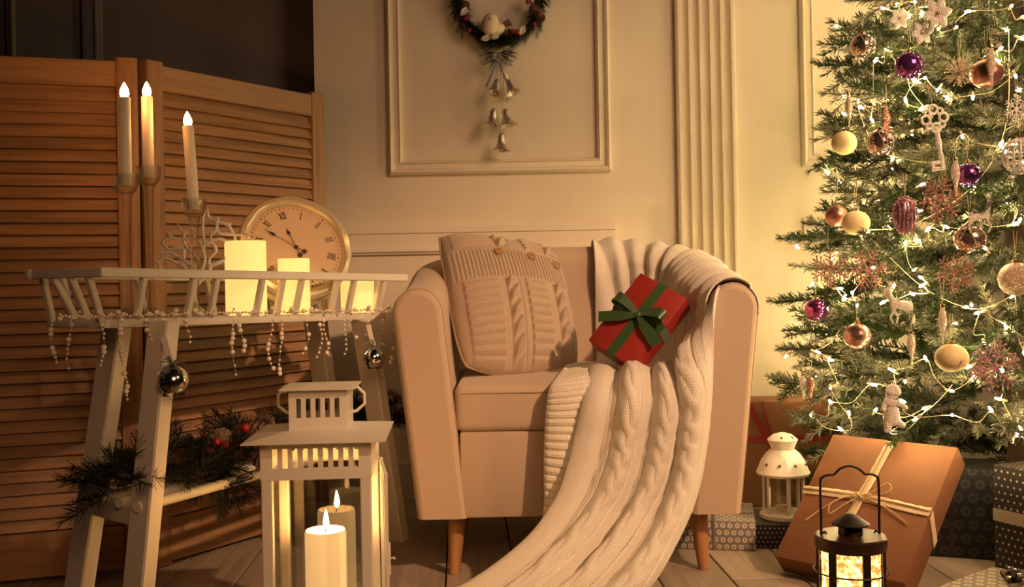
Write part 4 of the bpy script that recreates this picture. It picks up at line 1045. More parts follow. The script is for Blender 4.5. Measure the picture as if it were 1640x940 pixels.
flake(1530, 436, 31, roseg_m, 'rose glitter snowflake under the large scroll bauble', .1, -.2, .03)
flake(1593, 588, 42, mauve_m, 'large mauve glitter snowflake right of the large cream bauble', .15, .1)
flake(1420, 196, 28, roseg_m, 'narrow turned rose glitter snowflake above the scroll bauble', .0, 1.05)
flake(1628, 175, 22, white_g, 'silvery snowflake at the right edge above the openwork ball', .0, .2)
flake(1575, 590, 20, roseg_m, 'small rose snowflake peeking from behind the large mauve one', .5, .3, .01)
def pompom(px, py, rp, m, lab):
    c = surf(px, py, .03); r = rp*c.y/F; o = thing('starburst_ornament', lab, 'ornament', c); mb = MB()
    for k in range(70):
        d = Vector(rng.normal(0, 1, 3)).normalized(); mb.tube([(0, 0, 0), d*r*random.uniform(.8, 1)], r*.03, 4); mb.ball(d*r*.95, r*.06, 5, 4)
    part('spikes', mb, m, o); thread(o, r, .04)
pompom(1537, 116, 23, tan_m, 'beige glitter starburst left of the high copper bauble')
def flower(px, py, rp, m, lab):
    c = surf(px, py, .04); r = rp*c.y/F; o = thing('flower_ornament', lab, 'ornament', c, (.2, .3, .2))
    for k in range(6):
        a = 2*PI*k/6; d = Vector((math.sin(a), 0, math.cos(a))); s_ = Vector((d.z, 0, -d.x))
        g = [[tuple(d*r*t+s_*w*r*.32*math.sin(PI*min(1, t*.9+.05))+Vector((0, -.18*r*math.sin(t*2.4)+abs(w)*.08*r, 0))) for w in (-1, -.5, 0, .5, 1)] for t in np.linspace(.05, 1, 8)]
        solid(part('petal', MB().grid(np.array(g)), m, o, smooth=180), .001, 0)
    part('flower_centre', MB().ball((0, -.1*r, 0), r*.16, 10, 6), gold_m, o)
flower(1500, 22, 26, white_g, 'large white glitter flower near the top of the picture')
flower(1476, 52, 20, white_g, 'smaller white glitter flower below the large one')
flower(1440, 30, 18, white_g, 'white glitter flower nearest the upper tree edge')
# cream glitter key
c = surf(1497, 190, .05); k_ = c.y/F; key = thing('key_ornament', 'cream glitter key with clover bow hanging in the tree', 'ornament', c, (0, -.16, .1))
mb = MB()
for a in (0, PI/2, PI, 1.5*PI, PI/4, 3*PI/4, 5*PI/4, 7*PI/4):
    r_ = 9*k_ if (a*4/PI) % 2 == 0 else 6*k_; ce = Vector((math.sin(a), 0, math.cos(a)))*15*k_
    mb.tube([ce+Vector((math.cos(t), 0, math.sin(t)))*r_*.8 for t in np.linspace(0, 2*PI, 13)[:-1]], 2.2*k_, 6, True)
part('key_bow', mb, white_g, key, smooth=180)
part('key_shaft', MB().lathe([(0, -12*k_), (4*k_, -14*k_), (3*k_, -24*k_), (4.6*k_, -38*k_), (2.8*k_, -54*k_), (4*k_, -64*k_), (3*k_, -82*k_), (0, -84*k_)], 12), white_g, key, smooth=80)
part('key_bit', MB().rbox((-11*k_, 0, -70*k_), (16*k_, 4*k_, 6*k_), .001, 1).rbox((-11*k_, 0, -80*k_), (16*k_, 4*k_, 6*k_), .001, 1).rbox((-16*k_, 0, -75*k_), (5*k_, 4*k_, 16*k_), .001, 1), white_g, key)
thread(key, 26*k_, .04)
# mauve beaded oval
c = surf(1450, 345, .04); k_ = c.y/F; ov = thing('oval_ornament', 'mauve openwork oval ornament edged with beads', 'ornament', c)
part('oval_body', MB().ball((0, 0, 0), 19*k_, 24, 16, (1, .55, 1.5)), mat('mauve_glass', (.42, .22, .28), .2, .6, var=.05), ov, smooth=180)
mb = MB()
for k in range(26):
    a = 2*PI*k/26; mb.ball((20*k_*math.sin(a), 0, 30*k_*math.cos(a)), 2.6*k_, 8, 6)
part('bead_rim', mb, mauve_m, ov, smooth=180)
mb = MB()
for x in (-12, -6, 0, 6, 12): mb.tube([(x*k_*math.cos(.0), -.55*math.sqrt(max(0, 19**2-x*x-(z/1.5)**2))*k_-.0008, z*k_) for z in np.linspace(-22, 22, 12) if 19**2-x*x-(z/1.5)**2 > 0], 1.2*k_, 5)
part('filigree', mb, mauve_m, ov); thread(ov, 31*k_, .05)
# white openwork ball at the right edge
c = surf(1634, 250, .05); r = 27*c.y/F; ob = thing('openwork_ball', 'white openwork ball with cut-out pattern at the right edge', 'ornament', c)
mb = MB()
for k in range(8):
    a = PI*k/8; mb.tube([(r*math.cos(t)*math.cos(a), r*math.cos(t)*math.sin(a), r*math.sin(t)*1.05) for t in np.linspace(0, 2*PI, 33)[:-1]], r*.05, 5, True)
for la in (-.8, -.35, .1, .55, .95): mb.tube([(r*math.cos(la)*math.cos(t), r*math.cos(la)*math.sin(t), r*1.05*math.sin(la)) for t in np.linspace(0, 2*PI, 33)[:-1]], r*.055, 5, True)
part('lattice_shell', mb, white_g, ob, smooth=180); part('cap', MB().lathe([(r*.2, r*1.02), (r*.22, r*1.2), (0, r*1.22)], 12), gold_m, ob); thread(ob, r*1.2, .05)
# clear glitter reindeer figures (skinned bodies)
def skin_animal(name, label, c, k, joints, edges, m, cat='ornament'):
    o = thing(name, label, cat, c); me = bpy.data.meshes.new('figure_body')
    me.from_pydata([(x*k, y*k, z*k) for x, y, z, r in joints], edges, []); b = link('figure_body', me, o); me.materials.append(m)
    md = b.modifiers.new('skin', 'SKIN'); 
    for v, (x, y, z, r) in zip(me.skin_vertices[0].data, joints): v.radius = (r*k, r*k)
    me.skin_vertices[0].data[0].use_root = True; sb = b.modifiers.new('smooth', 'SUBSURF'); sb.levels = sb.render_levels = 2; return o
deer = [(0, 0, 0, 7), (-13, 0, 3, 8), (14, 0, -1, 8), (-18, 0, 16, 4.5), (-20, 0, 27, 4.2), (-30, 0, 25, 2.6), (-13, -4, -10, 3), (-20, -4, -22, 1.9), (-14, -4, -34, 2), (-9, 4, -11, 3), (-3, 4, -22, 1.9), (-6, 4, -34, 2), (17, -4, -11, 3.6), (22, -4, -20, 2), (18, -4, -34, 2), (13, 4, -12, 3.6), (26, 4, -21, 2), (25, 4, -34, 2), (21, 0, 5, 2), (-17, -3, 34, 1.4), (-12, -7, 42, 1), (-22, -5, 43, 1), (-17, 3, 34, 1.4), (-12, 7, 42, 1), (-22, 5, 43, 1)]
de = [(0, 1), (0, 2), (1, 3), (3, 4), (4, 5), (1, 6), (6, 7), (7, 8), (1, 9), (9, 10), (10, 11), (2, 12), (12, 13), (13, 14), (2, 15), (15, 16), (16, 17), (2, 18), (4, 19), (19, 20), (19, 21), (4, 22), (22, 23), (22, 24)]
c = surf(1442, 488, .05); skin_animal('reindeer_ornament', 'clear glitter reindeer ornament above the dark gap in the tree', c, .9*c.y/F, deer, de, clear_m)
c = surf(1568, 345, .05); skin_animal('reindeer_ornament', 'clear glitter reindeer ornament right above the large scroll bauble', c, .85*c.y/F, [(-x, y, z, r) for x, y, z, r in deer], de, clear_m)
bear = [(0, 0, 0, 15), (0, 0, 20, 11), (2, -1, 37, 12), (14, -8, 33, 5), (-7, -3, 48, 4), (9, -3, 49, 4), (-13, -6, 16, 5), (-19, -10, 4, 4.5), (13, -6, 16, 5), (24, -9, 8, 4.5), (-8, -3, -18, 7), (-9, -5, -33, 6), (9, -3, -16, 7), (20, -8, -22, 6)]
c = surf(1428, 662, .06); skin_animal('bear_ornament', 'white glittered bear figure glowing low in the tree', c, .95*c.y/F, bear, [(0, 1), (1, 2), (2, 3), (2, 4), (2, 5), (1, 6), (6, 7), (1, 8), (8, 9), (0, 10), (10, 11), (0, 12), (12, 13)], white_g)

# ================================================================== PRESENTS
def gbox(name, lab, loc, d, rz, m, r=.003):
    o = thing(name, lab, 'gift', loc, (0, 0, rz)); part('wrapped_box', MB().rbox((0, 0, d[2]/2), d, r, 2), m, o); return o
def band_(o, d, axis, w, m, at=0.0, e=.0012, name='ribbon'):
    mb = MB()
    if axis == 'y': mb.strip([(at, -d[1]/2-e, .001), (at, -d[1]/2-e, d[2]), (at, -d[1]/2, d[2]+e), (at, d[1]/2, d[2]+e), (at, d[1]/2+e, d[2]), (at, d[1]/2+e, .001)], w, [(0, -1, 0), (0, -1, 0), (0, -.7, .7), (0, .7, .7), (0, 1, 0), (0, 1, 0)])
    elif axis == 'x': mb.strip([(-d[0]/2-e, at, .001), (-d[0]/2-e, at, d[2]), (-d[0]/2, at, d[2]+e), (d[0]/2, at, d[2]+e), (d[0]/2+e, at, d[2]), (d[0]/2+e, at, .001)], w, [(-1, 0, 0), (-1, 0, 0), (-.7, 0, .7), (.7, 0, .7), (1, 0, 0), (1, 0, 0)])
    return part(name, mb, m, o)
def rosette(o, c, r, m, n=11):
    c = Vector(c); b = part('bow', MB().ball(c+Vector((0, 0, r*.3)), r*.22, 8, 6), m, o)
    for k in range(n):
        a = 2.4*k; el = .25+.9*(k/n); d = Vector((math.cos(a)*math.cos(el), math.sin(a)*math.cos(el), math.sin(el))); s = Vector((-math.sin(a), math.cos(a), 0)); up = d.cross(s)
        pp = curve([c, c+d*r*.7+up*r*.25, c+d*r, c+d*r*.6-up*r*.22, c], 12); nn = [tuple(s.cross((pp[min(i+1, 11)]-pp[max(i-1, 0)]).normalized())) for i in range(12)]
        part('bow_loop', MB().strip(pp, r*.32, nn), m, b)
grey_p = dots('grey_flower_paper', (.17, .155, .14), (.62, .55, .45), .0165, 'flower'); navy_p = dots('navy_dot_paper', (.018, .018, .026), (.55, .48, .40), .0105, 'dot')
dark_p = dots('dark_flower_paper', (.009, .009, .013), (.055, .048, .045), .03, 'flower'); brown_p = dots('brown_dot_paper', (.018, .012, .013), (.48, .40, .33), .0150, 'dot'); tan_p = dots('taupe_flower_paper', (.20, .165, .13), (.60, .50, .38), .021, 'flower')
grib = mat('grey_ribbon', (.16, .13, .11), .35); silv = mat('dark_silver_bow', (.22, .19, .17), .25, .7)
# kraft box with red ribbon, standing at the wall
d = (.36, .13, .290); kb = gbox('gift_box', 'kraft paper gift with red ribbon standing behind the armchair by the wall', (.715, 2.93, 0), d, math.radians(-4), kraft_m, .008)
part('ribbon', MB().strip([(-.18, -.0665, .195), (-.06, -.0665, .187), (.06, -.0665, .188), (.18, -.0665, .195)], .020, (0, -1, 0)), redrib_m, kb)
part('ribbon', MB().strip(curve([(-.075, -.0665, .290), (-.045, -.0675, .235), (-.020, -.067, .188), (.04, -.0665, .10), (.08, -.0665, .002)], 14), .018, (0, -1, 0)), redrib_m, kb)
part('ribbon', MB().strip(curve([(-.035, -.0665, .290), (-.022, -.0675, .235), (-.012, -.067, .188), (-.03, -.0665, .13)], 10), .008, (0, -1, 0)), redrib_m, kb)
# grey flower gift and navy dotted gift behind the right front leg
a0 = P(1106, 878, 2.47); b0 = P(1219, 888, 2.395)
d = (.215, .205, .068); rz = math.radians(-11); c = P(1163, 882, 2.425); g1 = gbox('gift_box', 'flat grey gift with white flowers behind the armchair front leg', (c.x-.018, c.y+.115, 0), d, rz, grey_p)
band_(g1, d, 'y', .006, grib, .012); band_(g1, d, 'x', .006, grib, -.015); rosette(g1, (.012, -.015, .069), .020, silv)
c = P(1243, 888, 2.42); g2 = gbox('gift_box', 'small navy gift with tiny dots under the small white lantern', (c.x+.016, c.y+.100, 0), (.118, .165, .056), math.radians(-6), navy_p)
# small white lantern on top
lc2 = Vector((P(1257, 820, 2.49).x, 2.50, .0565)); sl_ = thing('tea_light_lantern', 'small round white lantern with star cut-outs on the navy gift', 'lantern', lc2); kk = 2.49/F
def zz(py): return P(1257, py, 2.49).z-lc2.z
part('base', MB().lathe([(0, 0), (.052, 0), (.056, .004), (.056, .012), (.050, .015), (.044, .018), (0, .018)], 36), wmetal_m, sl_)
zt_, zr = zz(760), zz(735)
for k in range(6):
    a = PI/6+k*PI/3; part('post', MB().rbox((.047*math.cos(a), .047*math.sin(a), (zt_+.015)/2), (.006, .009, zt_-.012), .001, 1, Matrix.Rotation(a, 3, 'Z')), wmetal_m, sl_)
    a2 = k*PI/3; o = part('pane', MB().box((0, 0, (zt_+.016)/2), (.0008, .046, zt_-.018)), pane_m, sl_, smooth=0); o.location = (.0405*math.cos(a2), .0405*math.sin(a2), 0); o.rotation_euler = (0, 0, a2)
part('roof', MB().lathe([(.048, zt_-.004), (.061, zt_), (.063, zt_+.005), (.060, zt_+.010), (.052, zr-.006), (.040, zr+.012), (.031, zr+.020), (.027, zr+.022)], 40), wmetal_m, sl_)
zc = zz(714)
part('chimney', MB().lathe([(.026, zr+.020), (.027, zc-.006), (.034, zc+.010), (.036, zc+.014), (.034, zc+.016), (.022, zc+.026), (.008, zc+.030), (0, zc+.030)], 36), wmetal_m, sl_)
def star(c, n, r):
    x = Vector((0, 0, 1)).cross(n).normalized(); y = n.cross(x); vs = [c+(x*math.sin(PI*k/5)+y*math.cos(PI*k/5))*(r if k % 2 == 0 else r*.42) for k in range(10)]
    return MB().add([c]+vs, [(0, 1+k, 1+(k+1) % 10) for k in range(10)])
for a in (-2.55, -1.95, -1.3, -.65, .2, 1.2, 2.4):
    dd = Vector((math.cos(a), math.sin(a), 0)); o = part('star_cutout', star(dd*.0566+Vector((0, 0, zr-.0095)), (dd+Vector((0, 0, .6))).normalized(), .0055), joint_m, sl_, smooth=0); solid(o, .0008, 0)
for a in (-1.9, -.9, .6):
    dd = Vector((math.cos(a), math.sin(a), 0)); solid(part('star_cutout', star(dd*.0286+Vector((0, 0, zc+.0215)), (dd+Vector((0, 0, 1.1))).normalized(), .0045), joint_m, sl_, smooth=0), .0008, 0)
tl_ = thing('tea_light', 'tea light cup inside the small white lantern', 'candle', (lc2.x, lc2.y, lc2.z+.018))
part('metal_cup', MB().lathe([(0, 0), (.019, 0), (.020, .016), (.0185, .016), (.018, .012)], 24), chrome_m, tl_); part('wax', MB().lathe([(0, .011), (.0182, .011), (.0182, .003)], 24), wax_m, tl_)

# big kraft gift leaning, lace and twine
kM = Matrix(((.69062, -.53632, .48519), (-.72322, -.51061, .46501), (-.00165, -.67204, -.74051)))
kw, kh, kd = .2861, .3418, .0572
bk = thing('gift_box', 'large kraft paper gift tied with lace, leaning beside the black lantern', 'gift', (.72538, 2.3936, .2721), mat3=kM)
part('wrapped_box', MB().rbox((kw/2, kh/2, kd/2), (kw, kh, kd), .004, 2), kraft_m, bk)
def kuv(px, py):  # point on the front face seen at a pixel
    o = cam.matrix_world.translation; dvec = (P(px, py, 2.0)-o); n = kM.col[2]; org = bk.location
    t = (org-o).dot(n)/dvec.dot(n); q = kM.transposed() @ (o+dvec*t-org); return q
def lace(pts, w, name, scal=9, flip=1):
    pp = curve(pts, 60); mb = MB(); m = len(pp); g = []
    for i, p in enumerate(pp):
        dd = (pp[min(i+1, m-1)]-pp[max(i-1, 0)]).normalized(); x = dd.cross(Vector((0, 0, -1))).normalized(); e = .0016*abs(math.sin(i*.62))
        g.append([tuple(p+x*(w*(k-.5)+(e if k > .9 else 0)*1)*flip+Vector((0, 0, -.0016-.0008*math.sin(k*9)))) for k in np.linspace(0, 1, 7)])
    return solid(part(name, mb.grid(np.array(g)), lace_m, bk, smooth=180), .001, 0)
kn = kuv(1378, 797)
lace([kuv(1428, 709), kuv(1408, 745), kuv(1392, 775), kn, kuv(1366, 820), kuv(1345, 850), kuv(1318, 898)], .019, 'lace_ribbon')
lace([kuv(1287, 785), kuv(1315, 788), kuv(1345, 792), kn, kuv(1420, 806), kuv(1460, 816), kuv(1490, 822)], .020, 'lace_ribbon', flip=-1)
e0 = kuv(1490, 822); e0.z = -.0016
mb = MB(); g = []
for t in np.linspace(0, 1, 16): 
    g.append([(kw+.0016, e0.y+.004+.05*t*.6+k*.02, -.001+(kd+.001)*t) for k in (-.5, -.25, 0, .25, .5)])
solid(part('lace_ribbon', mb.grid(np.array(g)), lace_m, bk, smooth=180), .001, 0)
mb = MB(); L_ = Vector((0, 0, -.005))
def tw(pts): mb.tube(curve([kuv(x, y)+Vector((0, 0, -l)) for x, y, l in pts], 30), .0016, 6)
tw([(1378, 797, .006), (1400, 793, .010), (1424, 780, .012), (1430, 788, .010), (1418, 795, .008), (1398, 797, .007), (1378, 797, .006)]); tw([(1378, 797, .006), (1352, 802, .010), (1333, 815, .014), (1332, 828, .012), (1350, 815, .009), (1378, 797, .006)])
tw([(1378, 797, .007), (1345, 803, .006), (1315, 818, .004), (1290, 836, .004)]); tw([(1378, 797, .007), (1405, 808, .005), (1430, 822, .004), (1454, 841, .004)]); tw([(1372, 790, .004), (1380, 800, .009), (1386, 803, .004)])
tw([(1287, 783, .003), (1340, 790, .004), (1378, 797, .005), (1440, 808, .004), (1490, 820, .003)]); tw([(1423, 712, .003), (1400, 758, .004), (1378, 797, .005), (1350, 843, .004)])
part('twine_bow', mb, twine_m, bk, smooth=180)

# black lantern with lights inside
bx = P(1362, 860, 1.80).x; zl_ = P(1362, 856, 1.80).z; bl_ = thing('iron_lantern', 'round black iron lantern glowing in front of the kraft gift', 'lantern', (bx, 1.80, 0))
R1 = .0585
part('base', MB().lathe([(0, 0), (R1, 0), (R1+.002, .004), (R1+.002, .014), (R1-.004, .018), (0, .018)], 40), black_m, bl_)
part('lid', MB().lathe([(0, zl_-.002), (R1-.004, zl_-.022), (R1+.0005, zl_-.022), (R1+.0015, zl_-.018), (R1+.0015, zl_-.002), (R1-.001, zl_), (0, zl_+.001)], 44), mat('dark_bronze', (.085, .045, .030), .33, .7, var=.25), bl_)
for k in range(6):
    a = PI/2+k*PI/3+.17; part('post', MB().rbox(((R1-.004)*math.cos(a), (R1-.004)*math.sin(a), zl_/2), (.005, .014, zl_-.02), .001, 1, Matrix.Rotation(a, 3, 'Z')), black_m, bl_)
for z in (zl_-.060, zl_-.125): part('guard_ring', MB().tube([((R1+.004)*math.cos(t), (R1+.004)*math.sin(t), z) for t in np.linspace(0, 2*PI, 41)[:-1]], .0014, 6, True), black_m, bl_)
def seedy_glass():
    m = bpy.data.materials.new('hammered_glass'); t = NT(m); co = t.coord('Object'); n = t.noise(co, 85, 3, .6)
    k = t.ramp(n, .40, .70)
    e = t.n('ShaderNodeEmission'); t.set(e.inputs[0], t.mix(k, (1, .42, .08), (1, .72, .28))); t.set(e.inputs[1], t.m('MULTIPLY_ADD', k, 4.2, 1.0)); t.shader(e.outputs[0]); return m
part('glowing_glass', MB().lathe([(R1-.010, .018), (R1-.010, zl_-.022)], 40), seedy_glass(), bl_, smooth=180, label='rippled glass lit from inside by small lights')
ccap = P(1359, 838, 1.80).z
part('chimney', MB().lathe([(.0205, zl_), (.0195, ccap-.004), (.018, ccap)], 28).lathe([(.018, ccap), (.031, ccap-.002), (.032, ccap+.0005), (.020, ccap+.008), (.008, ccap+.0165), (0, ccap+.018)], 32), black_m, bl_)
hz = P(1360, 746, 1.80).z; hs = P(1360, 760, 1.80).z
hp = [(-.050, 0, zl_-.004), (-.050, 0, zl_+.020), (-.0500, 0, hs-.014), (-.046, 0, hs-.004), (-.038, 0, hs), (-.027, 0, hs+.0005), (-.021, 0, hs+.006), (-.014, 0, hz-.004), (0, 0, hz), (.014, 0, hz-.004), (.021, 0, hs+.006), (.027, 0, hs+.0005), (.038, 0, hs), (.046, 0, hs-.004), (.050, 0, hs-.014), (.050, 0, zl_+.02), (.050, 0, zl_-.004)]
part('handle', MB().tube(curve(hp, 90), .0022, 8), black_m, bl_, smooth=180)
for sx in (-1, 1): part('handle_hook', MB().tube([(sx*.050, 0, zl_+.003), (sx*.043, 0, zl_+.006), (sx*.041, 0, zl_+.002)], .002, 6), black_m, bl_)
# dark gifts on the right
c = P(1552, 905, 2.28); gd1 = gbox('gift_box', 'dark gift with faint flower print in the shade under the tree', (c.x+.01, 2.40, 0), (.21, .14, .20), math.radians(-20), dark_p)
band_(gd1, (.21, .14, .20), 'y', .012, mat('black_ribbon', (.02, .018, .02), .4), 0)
c = P(1612, 940, 2.10); gd2 = gbox('gift_box', 'tall brown gift with white dots and pale ribbon at the right edge', (c.x+.150, c.y+.085, 0), (.20, .15, P(1620, 760, 2.10).z), math.radians(24), brown_p)
zc_ = P(1625, 845, 2.09).z; e = .0012; d = (.20, .15)
part('ribbon', MB().strip([(-d[0]/2-e, d[1]/2, zc_), (-d[0]/2-e, -d[1]/2-e, zc_), (d[0]/2+e, -d[1]/2-e, zc_), (d[0]/2+e, d[1]/2, zc_)], .026, [(-1, 0, 0), (-.7, -.7, 0), (.7, -.7, 0), (1, 0, 0)]), mat('pale_ribbon', (.42, .34, .27), .5), gd2)
gz = P(1545, 907, 1.98).z; q = P(1545, 907, 1.98)
gd3 = gbox('gift_box', 'taupe flower-print gift with silvery bow at the bottom right corner', (q.x+.035, q.y-.135, 0), (.19, .19, gz), math.radians(-52), tan_p)
band_(gd3, (.19, .19, gz), 'y', .006, grib, 0); rosette(gd3, (-.022, .03, gz), .026, silv)

# ================================================================== WREATH, BIRD, BELLS
wc = P(799, 2, YW-.03); R_ = 62*YW/F
wr = thing('wreath', 'frosted pine wreath with cones and berries on the wall panel', 'wreath', wc)
part('ring', MB().tube([(R_*math.cos(t), 0, R_*math.sin(t)) for t in np.linspace(0, 2*PI, 41)[:-1]], .008, 8, True), bark_m, wr)
def sprig(L):
    return [((0, 0, 0), (L, 0, 0), random.random()*.6, 1)]
WS = [spray_mesh('sprig', sprig(.085)+[((.02, 0, 0), (.065, .03, .01), .7, .9), ((.015, 0, 0), (.06, -.028, .012), .3, .9)], needle_dark, 520, .030, .0007, .0012, flat=.9, spread=(25, 50)) for _ in range(4)]
for k in range(120):
    a = 2*PI*k/120; o = link('sprig', random.choice(WS), wr); rr = R_+random.uniform(-.010, .012)
    o.location = (rr*math.cos(a), random.uniform(-.015, .004), rr*math.sin(a)); dv = Vector((-math.sin(a), random.uniform(-.25, .05), math.cos(a)))*(1 if math.cos(a) > 0 else -1)*-1+Vector((math.cos(a), 0, math.sin(a)))*random.uniform(-.30, .45)
    o.rotation_euler = dv.to_track_quat('X', 'Z').to_euler(); o.scale = (.66,)*3
cone_m = mat('cone_scales', (.10, .05, .03), .6, var=.3); conet = mat('cone_tip_snow', (.20, .13, .10), .7, var=.3); berry_m = mat('red_berry', (.30, .012, .015), .25, var=.1); leaf_w = mat('white_leaf', (.55, .50, .42), .6)
def pine_cone(r, h, m):
    mb = MB(); mb.lathe([(0, 0), (r*.5, h*.1), (r*.55, h*.4), (r*.3, h*.8), (0, h)], 10)
    for k in range(42):
        t = k/42; a = 2.4*k; z = h*(.04+.92*t); rr = r*(math.sin(PI*min(.98, .22+.72*t)))**.8; d = Vector((math.cos(a), math.sin(a), .35+.5*t)); s = Vector((-math.sin(a), math.cos(a), 0)); b = Vector((0, 0, z)); e = d*rr
        w = r*.24; mb.add([b+e*.3-s*w*.6, b+e*.3+s*w*.6, b+e+s*w, b+e*1.08+Vector((0, 0, .0)), b+e-s*w, b+e*.7-Vector((0, 0, r*.12))], [(0, 1, 2, 3, 4), (0, 4, 5), (4, 3, 5), (3, 2, 5), (2, 1, 5), (1, 0, 5)])
    return mb.mesh('pine_cone', m, 30)
PC = pine_cone(.016, .030, cone_m)
for px, py in ((862, 32), (733, 26), (806, 55), (852, 15), (741, 8)):
    o = link('pine_cone', PC, wr); o.location = P(px, py, YW-.055)-wc; o.rotation_euler = (random.uniform(1, 2.2), random.random(), random.random()*3); o.scale = (.8,)*3
BE = MB().ball((0, 0, 0), .0065, 12, 8).mesh('berry', berry_m, 180)
for px, py in ((864, 20), (856, 38), (828, 52), (822, 50), (752, 48), (745, 30), (845, 3), (861, 27)):
    o = link('berry', BE, wr); o.location = P(px, py, YW-.062)-wc
lf = [[(x*.030, .004*math.cos(y*1.5)-.006*math.sin(x*2.5), y*.009*math.sin(PI*min(1, x*.93+.05))) for y in (-1, -.5, 0, .5, 1)] for x in np.linspace(0, 1, 8)]
for px, py, an in ((786, 62, .5), (833, 56, 1.1), (854, 3, 1.9), (738, 25, .9), (770, 63, .2)):
    o = part('leaf', MB().grid(np.array(lf)), leaf_w, wr, smooth=180); solid(o, .0008, 0); o.location = P(px, py, YW-.066)-wc; o.rotation_euler = (0, -an, .2)
for k in range(7):
    o = link('sprig', WS[k % 4], wr); o.location = P(798, 84, YW-.035)-wc; an = PI*(.06+.98*k/6)*1.0; dv = Vector((math.cos(an+PI)*1.0, -.2, -abs(math.sin(an))*.75-.05)); o.rotation_euler = dv.to_track_quat('X', 'Z').to_euler(); o.scale = (.62,)*3
rib_m = mat('lilac_ribbon', (.20, .19, .36), .45); bow = part('bow', MB().ball(P(796, 92, YW-.066)-wc, .005, 8, 6), rib_m, wr); bc = P(796, 92, YW-.066)-wc; kq = YW/F
for dx, dy in ((-24, 8), (28, 3)):
    p = [bc, bc+Vector((dx*.5*kq, -.012, (-dy*.5+7)*kq)), bc+Vector((dx*kq, -.006, (-dy+3)*kq)), bc+Vector((dx*.9*kq, 0, (-dy-3)*kq)), bc+Vector((dx*.4*kq, .002, (-dy*.4-2)*kq)), bc]; part('bow_loop', MB().strip(curve(p, 18), .007, (0, -.5, 1)), rib_m, bow)
for dx, dy in ((-18, 46), (14, 38)): part('bow_tail', MB().strip(curve([bc, bc+Vector((dx*.3*kq, -.004, -dy*.4*kq)), bc+Vector((dx*kq, -.002, -dy*kq))], 10), .006, (0, -1, 0)), rib_m, bow)
fl2 = part('flower', MB().ball(bc+Vector((0, -.012, 0)), .003, 8, 6), conet, wr)
for k in range(6):
    a = k*PI/3; o = part('petal', MB().grid(np.array([[(y*.0055*math.sin(PI*min(1, x*.9+.08)), -.004*math.sin(x*2), x*.016) for y in (-1, 0, 1)] for x in np.linspace(0, 1, 6)])), mat('grey_petal', (.28, .24, .22), .5), fl2, smooth=180); solid(o, .0008, 0); o.location = bc+Vector((0, -.010, 0)); o.rotation_euler = (.3, a, 0)
# white bird on the wreath
bp = P(786, 40, YW-.055); bird = thing('bird_ornament', 'small white fluffy bird perched in the bottom of the wreath', 'ornament', bp, (0, 0, math.radians(8))); kq = 1.14*(YW-.055)/F
prof = [(0, -16), (7, -14.5), (11.5, -9), (13, -2), (12, 4), (10.5, 8), (9.2, 11), (6.2, 14.5), (3, 16.2), (0, 16.6)]
part('bird_body', MB().lathe([(r*kq, z*kq) for r, z in prof], 28).ball((7*kq, 0, -5*kq), 11*kq, 20, 14, (1.25, .9, .85)), mat('white_plush', (.78, .66, .52), .95, bump=(700, .5, .001)), bird, smooth=180)
part('beak', MB().lathe([(2.6*kq, 0), (1.4*kq, 3*kq), (0, 6*kq)], 10, (-8.6*kq, -4*kq, 1*kq), Vector((-1, -.45, -.2)).to_track_quat('Z', 'Y').to_matrix()), joint_m, bird)
for dx, dy in ((-2.6, -10.3), (-8.9, -3.5)): part('eye', MB().ball((dx*kq, dy*kq, 6.0*kq), 1.6*kq, 10, 8), joint_m, bird)
part('tail', MB().strip([(14*kq, 0, -2*kq), (22*kq, 0, 2*kq), (28*kq, .002, 5*kq)], [7*kq, 9*kq, 11*kq], (0, -1, .3), .003), mat('brown_feather', (.16, .06, .035), .8), bird)
# five silver bells on cords
bell_p = [(0, .0), (.16, 0), (.30, -.06), (.40, -.20), (.45, -.42), (.52, -.62), (.68, -.80), (.92, -.93), (1.0, -1.0), (.94, -1.0), (.84, -.95), (.60, -.80), (.46, -.62), (.40, -.42), (.34, -.22), (.2, -.1), (0, -.08)]
bell_m = mat('silver_bell', (.80, .72, .60), .33, .85, var=.2, vscale=180, bump=(220, .5, .002))
for px, py0, py1, w, tl, dy, lab, y0 in ((797, 127, 152, 23, .25, -.02, 'silver bell, left one of the uppermost pair below the wreath', 97), (813, 128, 152, 22, -.35, -.01, 'silver bell, right one of the uppermost pair, lilac ribbon over it', 97), (791, 174, 202, 25, .12, -.02, 'silver bell, left one of the middle pair on gold cords', 150), (809, 174, 202, 26, -.16, -.02, 'silver bell, right one of the middle pair on gold cords', 150), (803, 213, 242, 25, .0, -.02, 'lowest silver bell hanging alone below the wreath', 150)):
    Yb = YW-.045+dy+(.012 if px in (813, 809) else 0); c = P(px, py0, Yb); k_ = Yb/F; b = thing('wreath_bell', lab, 'bell', c, (-.25 if py0 < 140 else -.08, tl, 0), 'silver bells on cords under the wreath'); h_ = (py1-py0)*k_; w_ = w/2*k_*1.2
    part('bell_shell', MB().lathe([(r*w_, z*h_) for r, z in bell_p], 28), bell_m, b, smooth=60)
    part('clapper', MB().ball((0, 0, -h_*.93), w_*.2, 10, 8).tube([(0, 0, -h_*.1), (0, 0, -h_*.9)], .0006, 5), bell_m, b)
    top = P(800+(px-800)*.4, 96 if py0 < 240 else 96, YW-.05)
    part('cord', MB().tube([c, c.lerp(top, .5)+Vector((0, -.004, 0)), top], .0009, 5), gold_m, b, True)

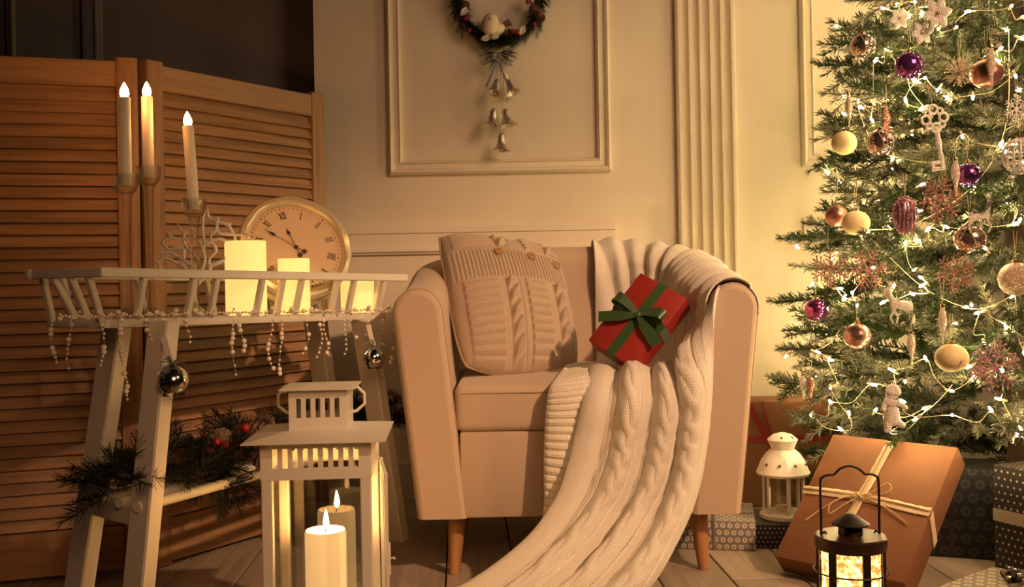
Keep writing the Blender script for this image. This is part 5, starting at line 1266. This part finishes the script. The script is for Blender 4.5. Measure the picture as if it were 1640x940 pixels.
# ================================================================== PINE GARLAND on the low shelf
def sh(px, k):  # a spot on the shelf dowels: k across, px along
    a = on_leg(0, cz).lerp(on_leg(1, cz), k); b = on_leg(2, cz).lerp(on_leg(3, cz), k); lo, hi = -.2, 1.2
    for _ in range(40):
        m_ = (lo+hi)/2; w = a.lerp(b, m_); q = 820+F*(w.x*cr-(w.z-HC)*sr)/w.y
        if q < px: lo = m_
        else: hi = m_
    return a.lerp(b, lo)
gl = thing('pine_garland', 'dark pine garland with cones and red berries on the low shelf', 'garland', sh(300, .5))
inv = root_inv(gl); GS = [spray_mesh('sprig', [((0, 0, 0), (.11, 0, 0), .1+.3*random.random(), 1), ((.03, 0, 0), (.085, .05, .015), .5, .9), ((.02, 0, 0), (.075, -.05, .01), .2, .9)], needle_dark, 560, .034, .0008, .0016, flat=.9, spread=(30, 58)) for _ in range(4)]
for k in range(120):
    px = 195+430*((k*.618) % 1); p = sh(px, random.uniform(.1, .9)); p.z += random.uniform(.020, .062)
    o = link('sprig', random.choice(GS), gl); o.location = inv @ p; o.rotation_euler = (random.uniform(-1, 1), random.uniform(-.5, .15), random.uniform(0, 6.28)); o.scale = (random.uniform(.75, 1.05),)*3
for px, dirv in ((180, (-.6, .3, .05)), (352, (.15, -.45, -.75)), (362, (.35, -.4, -.8)), (628, (.5, -.3, .1)), (190, (-.5, -.2, -.3)), (372, (.0, -.5, -.6))):
    p = sh(px, .15); p.z += .035; o = link('sprig', GS[1], gl); o.location = inv @ p; o.rotation_euler = Vector(dirv).to_track_quat('X', 'Z').to_euler(); o.scale = (.95,)*3
part('stem', MB().tube([sh(190+55*k, .45+.1*math.sin(k*2))+Vector((0, 0, .026)) for k in range(9)], .004, 6), bark_m, gl, True)
PC2 = pine_cone(.026, .046, conet); PC3 = pine_cone(.024, .040, cone_m)
for px, k, up, me in ((400, .2, .088, PC2), (345, .25, .062, PC2), (268, .3, .066, PC3), (408, .05, .04, PC2), (372, .3, .08, PC3)):
    p = sh(px, k); p.z += up; o = link('pine_cone', me, gl); o.location = inv @ p; o.rotation_euler = (1.2+random.random()*.8, random.random(), random.random()*3)
BE2 = MB().ball((0, 0, 0), .0085, 12, 8).mesh('berry', berry_m, 180)
for px, k, up in ((365, .1, .072), (352, .12, .080), (378, .02, .052), (388, .0, .050), (398, .05, .098), (408, .04, .070), (340, .1, .066), (262, .1, .080)):
    p = sh(px, k); p.z += up; o = link('berry', BE2, gl); o.location = inv @ p+Vector((0, -.018, 0))
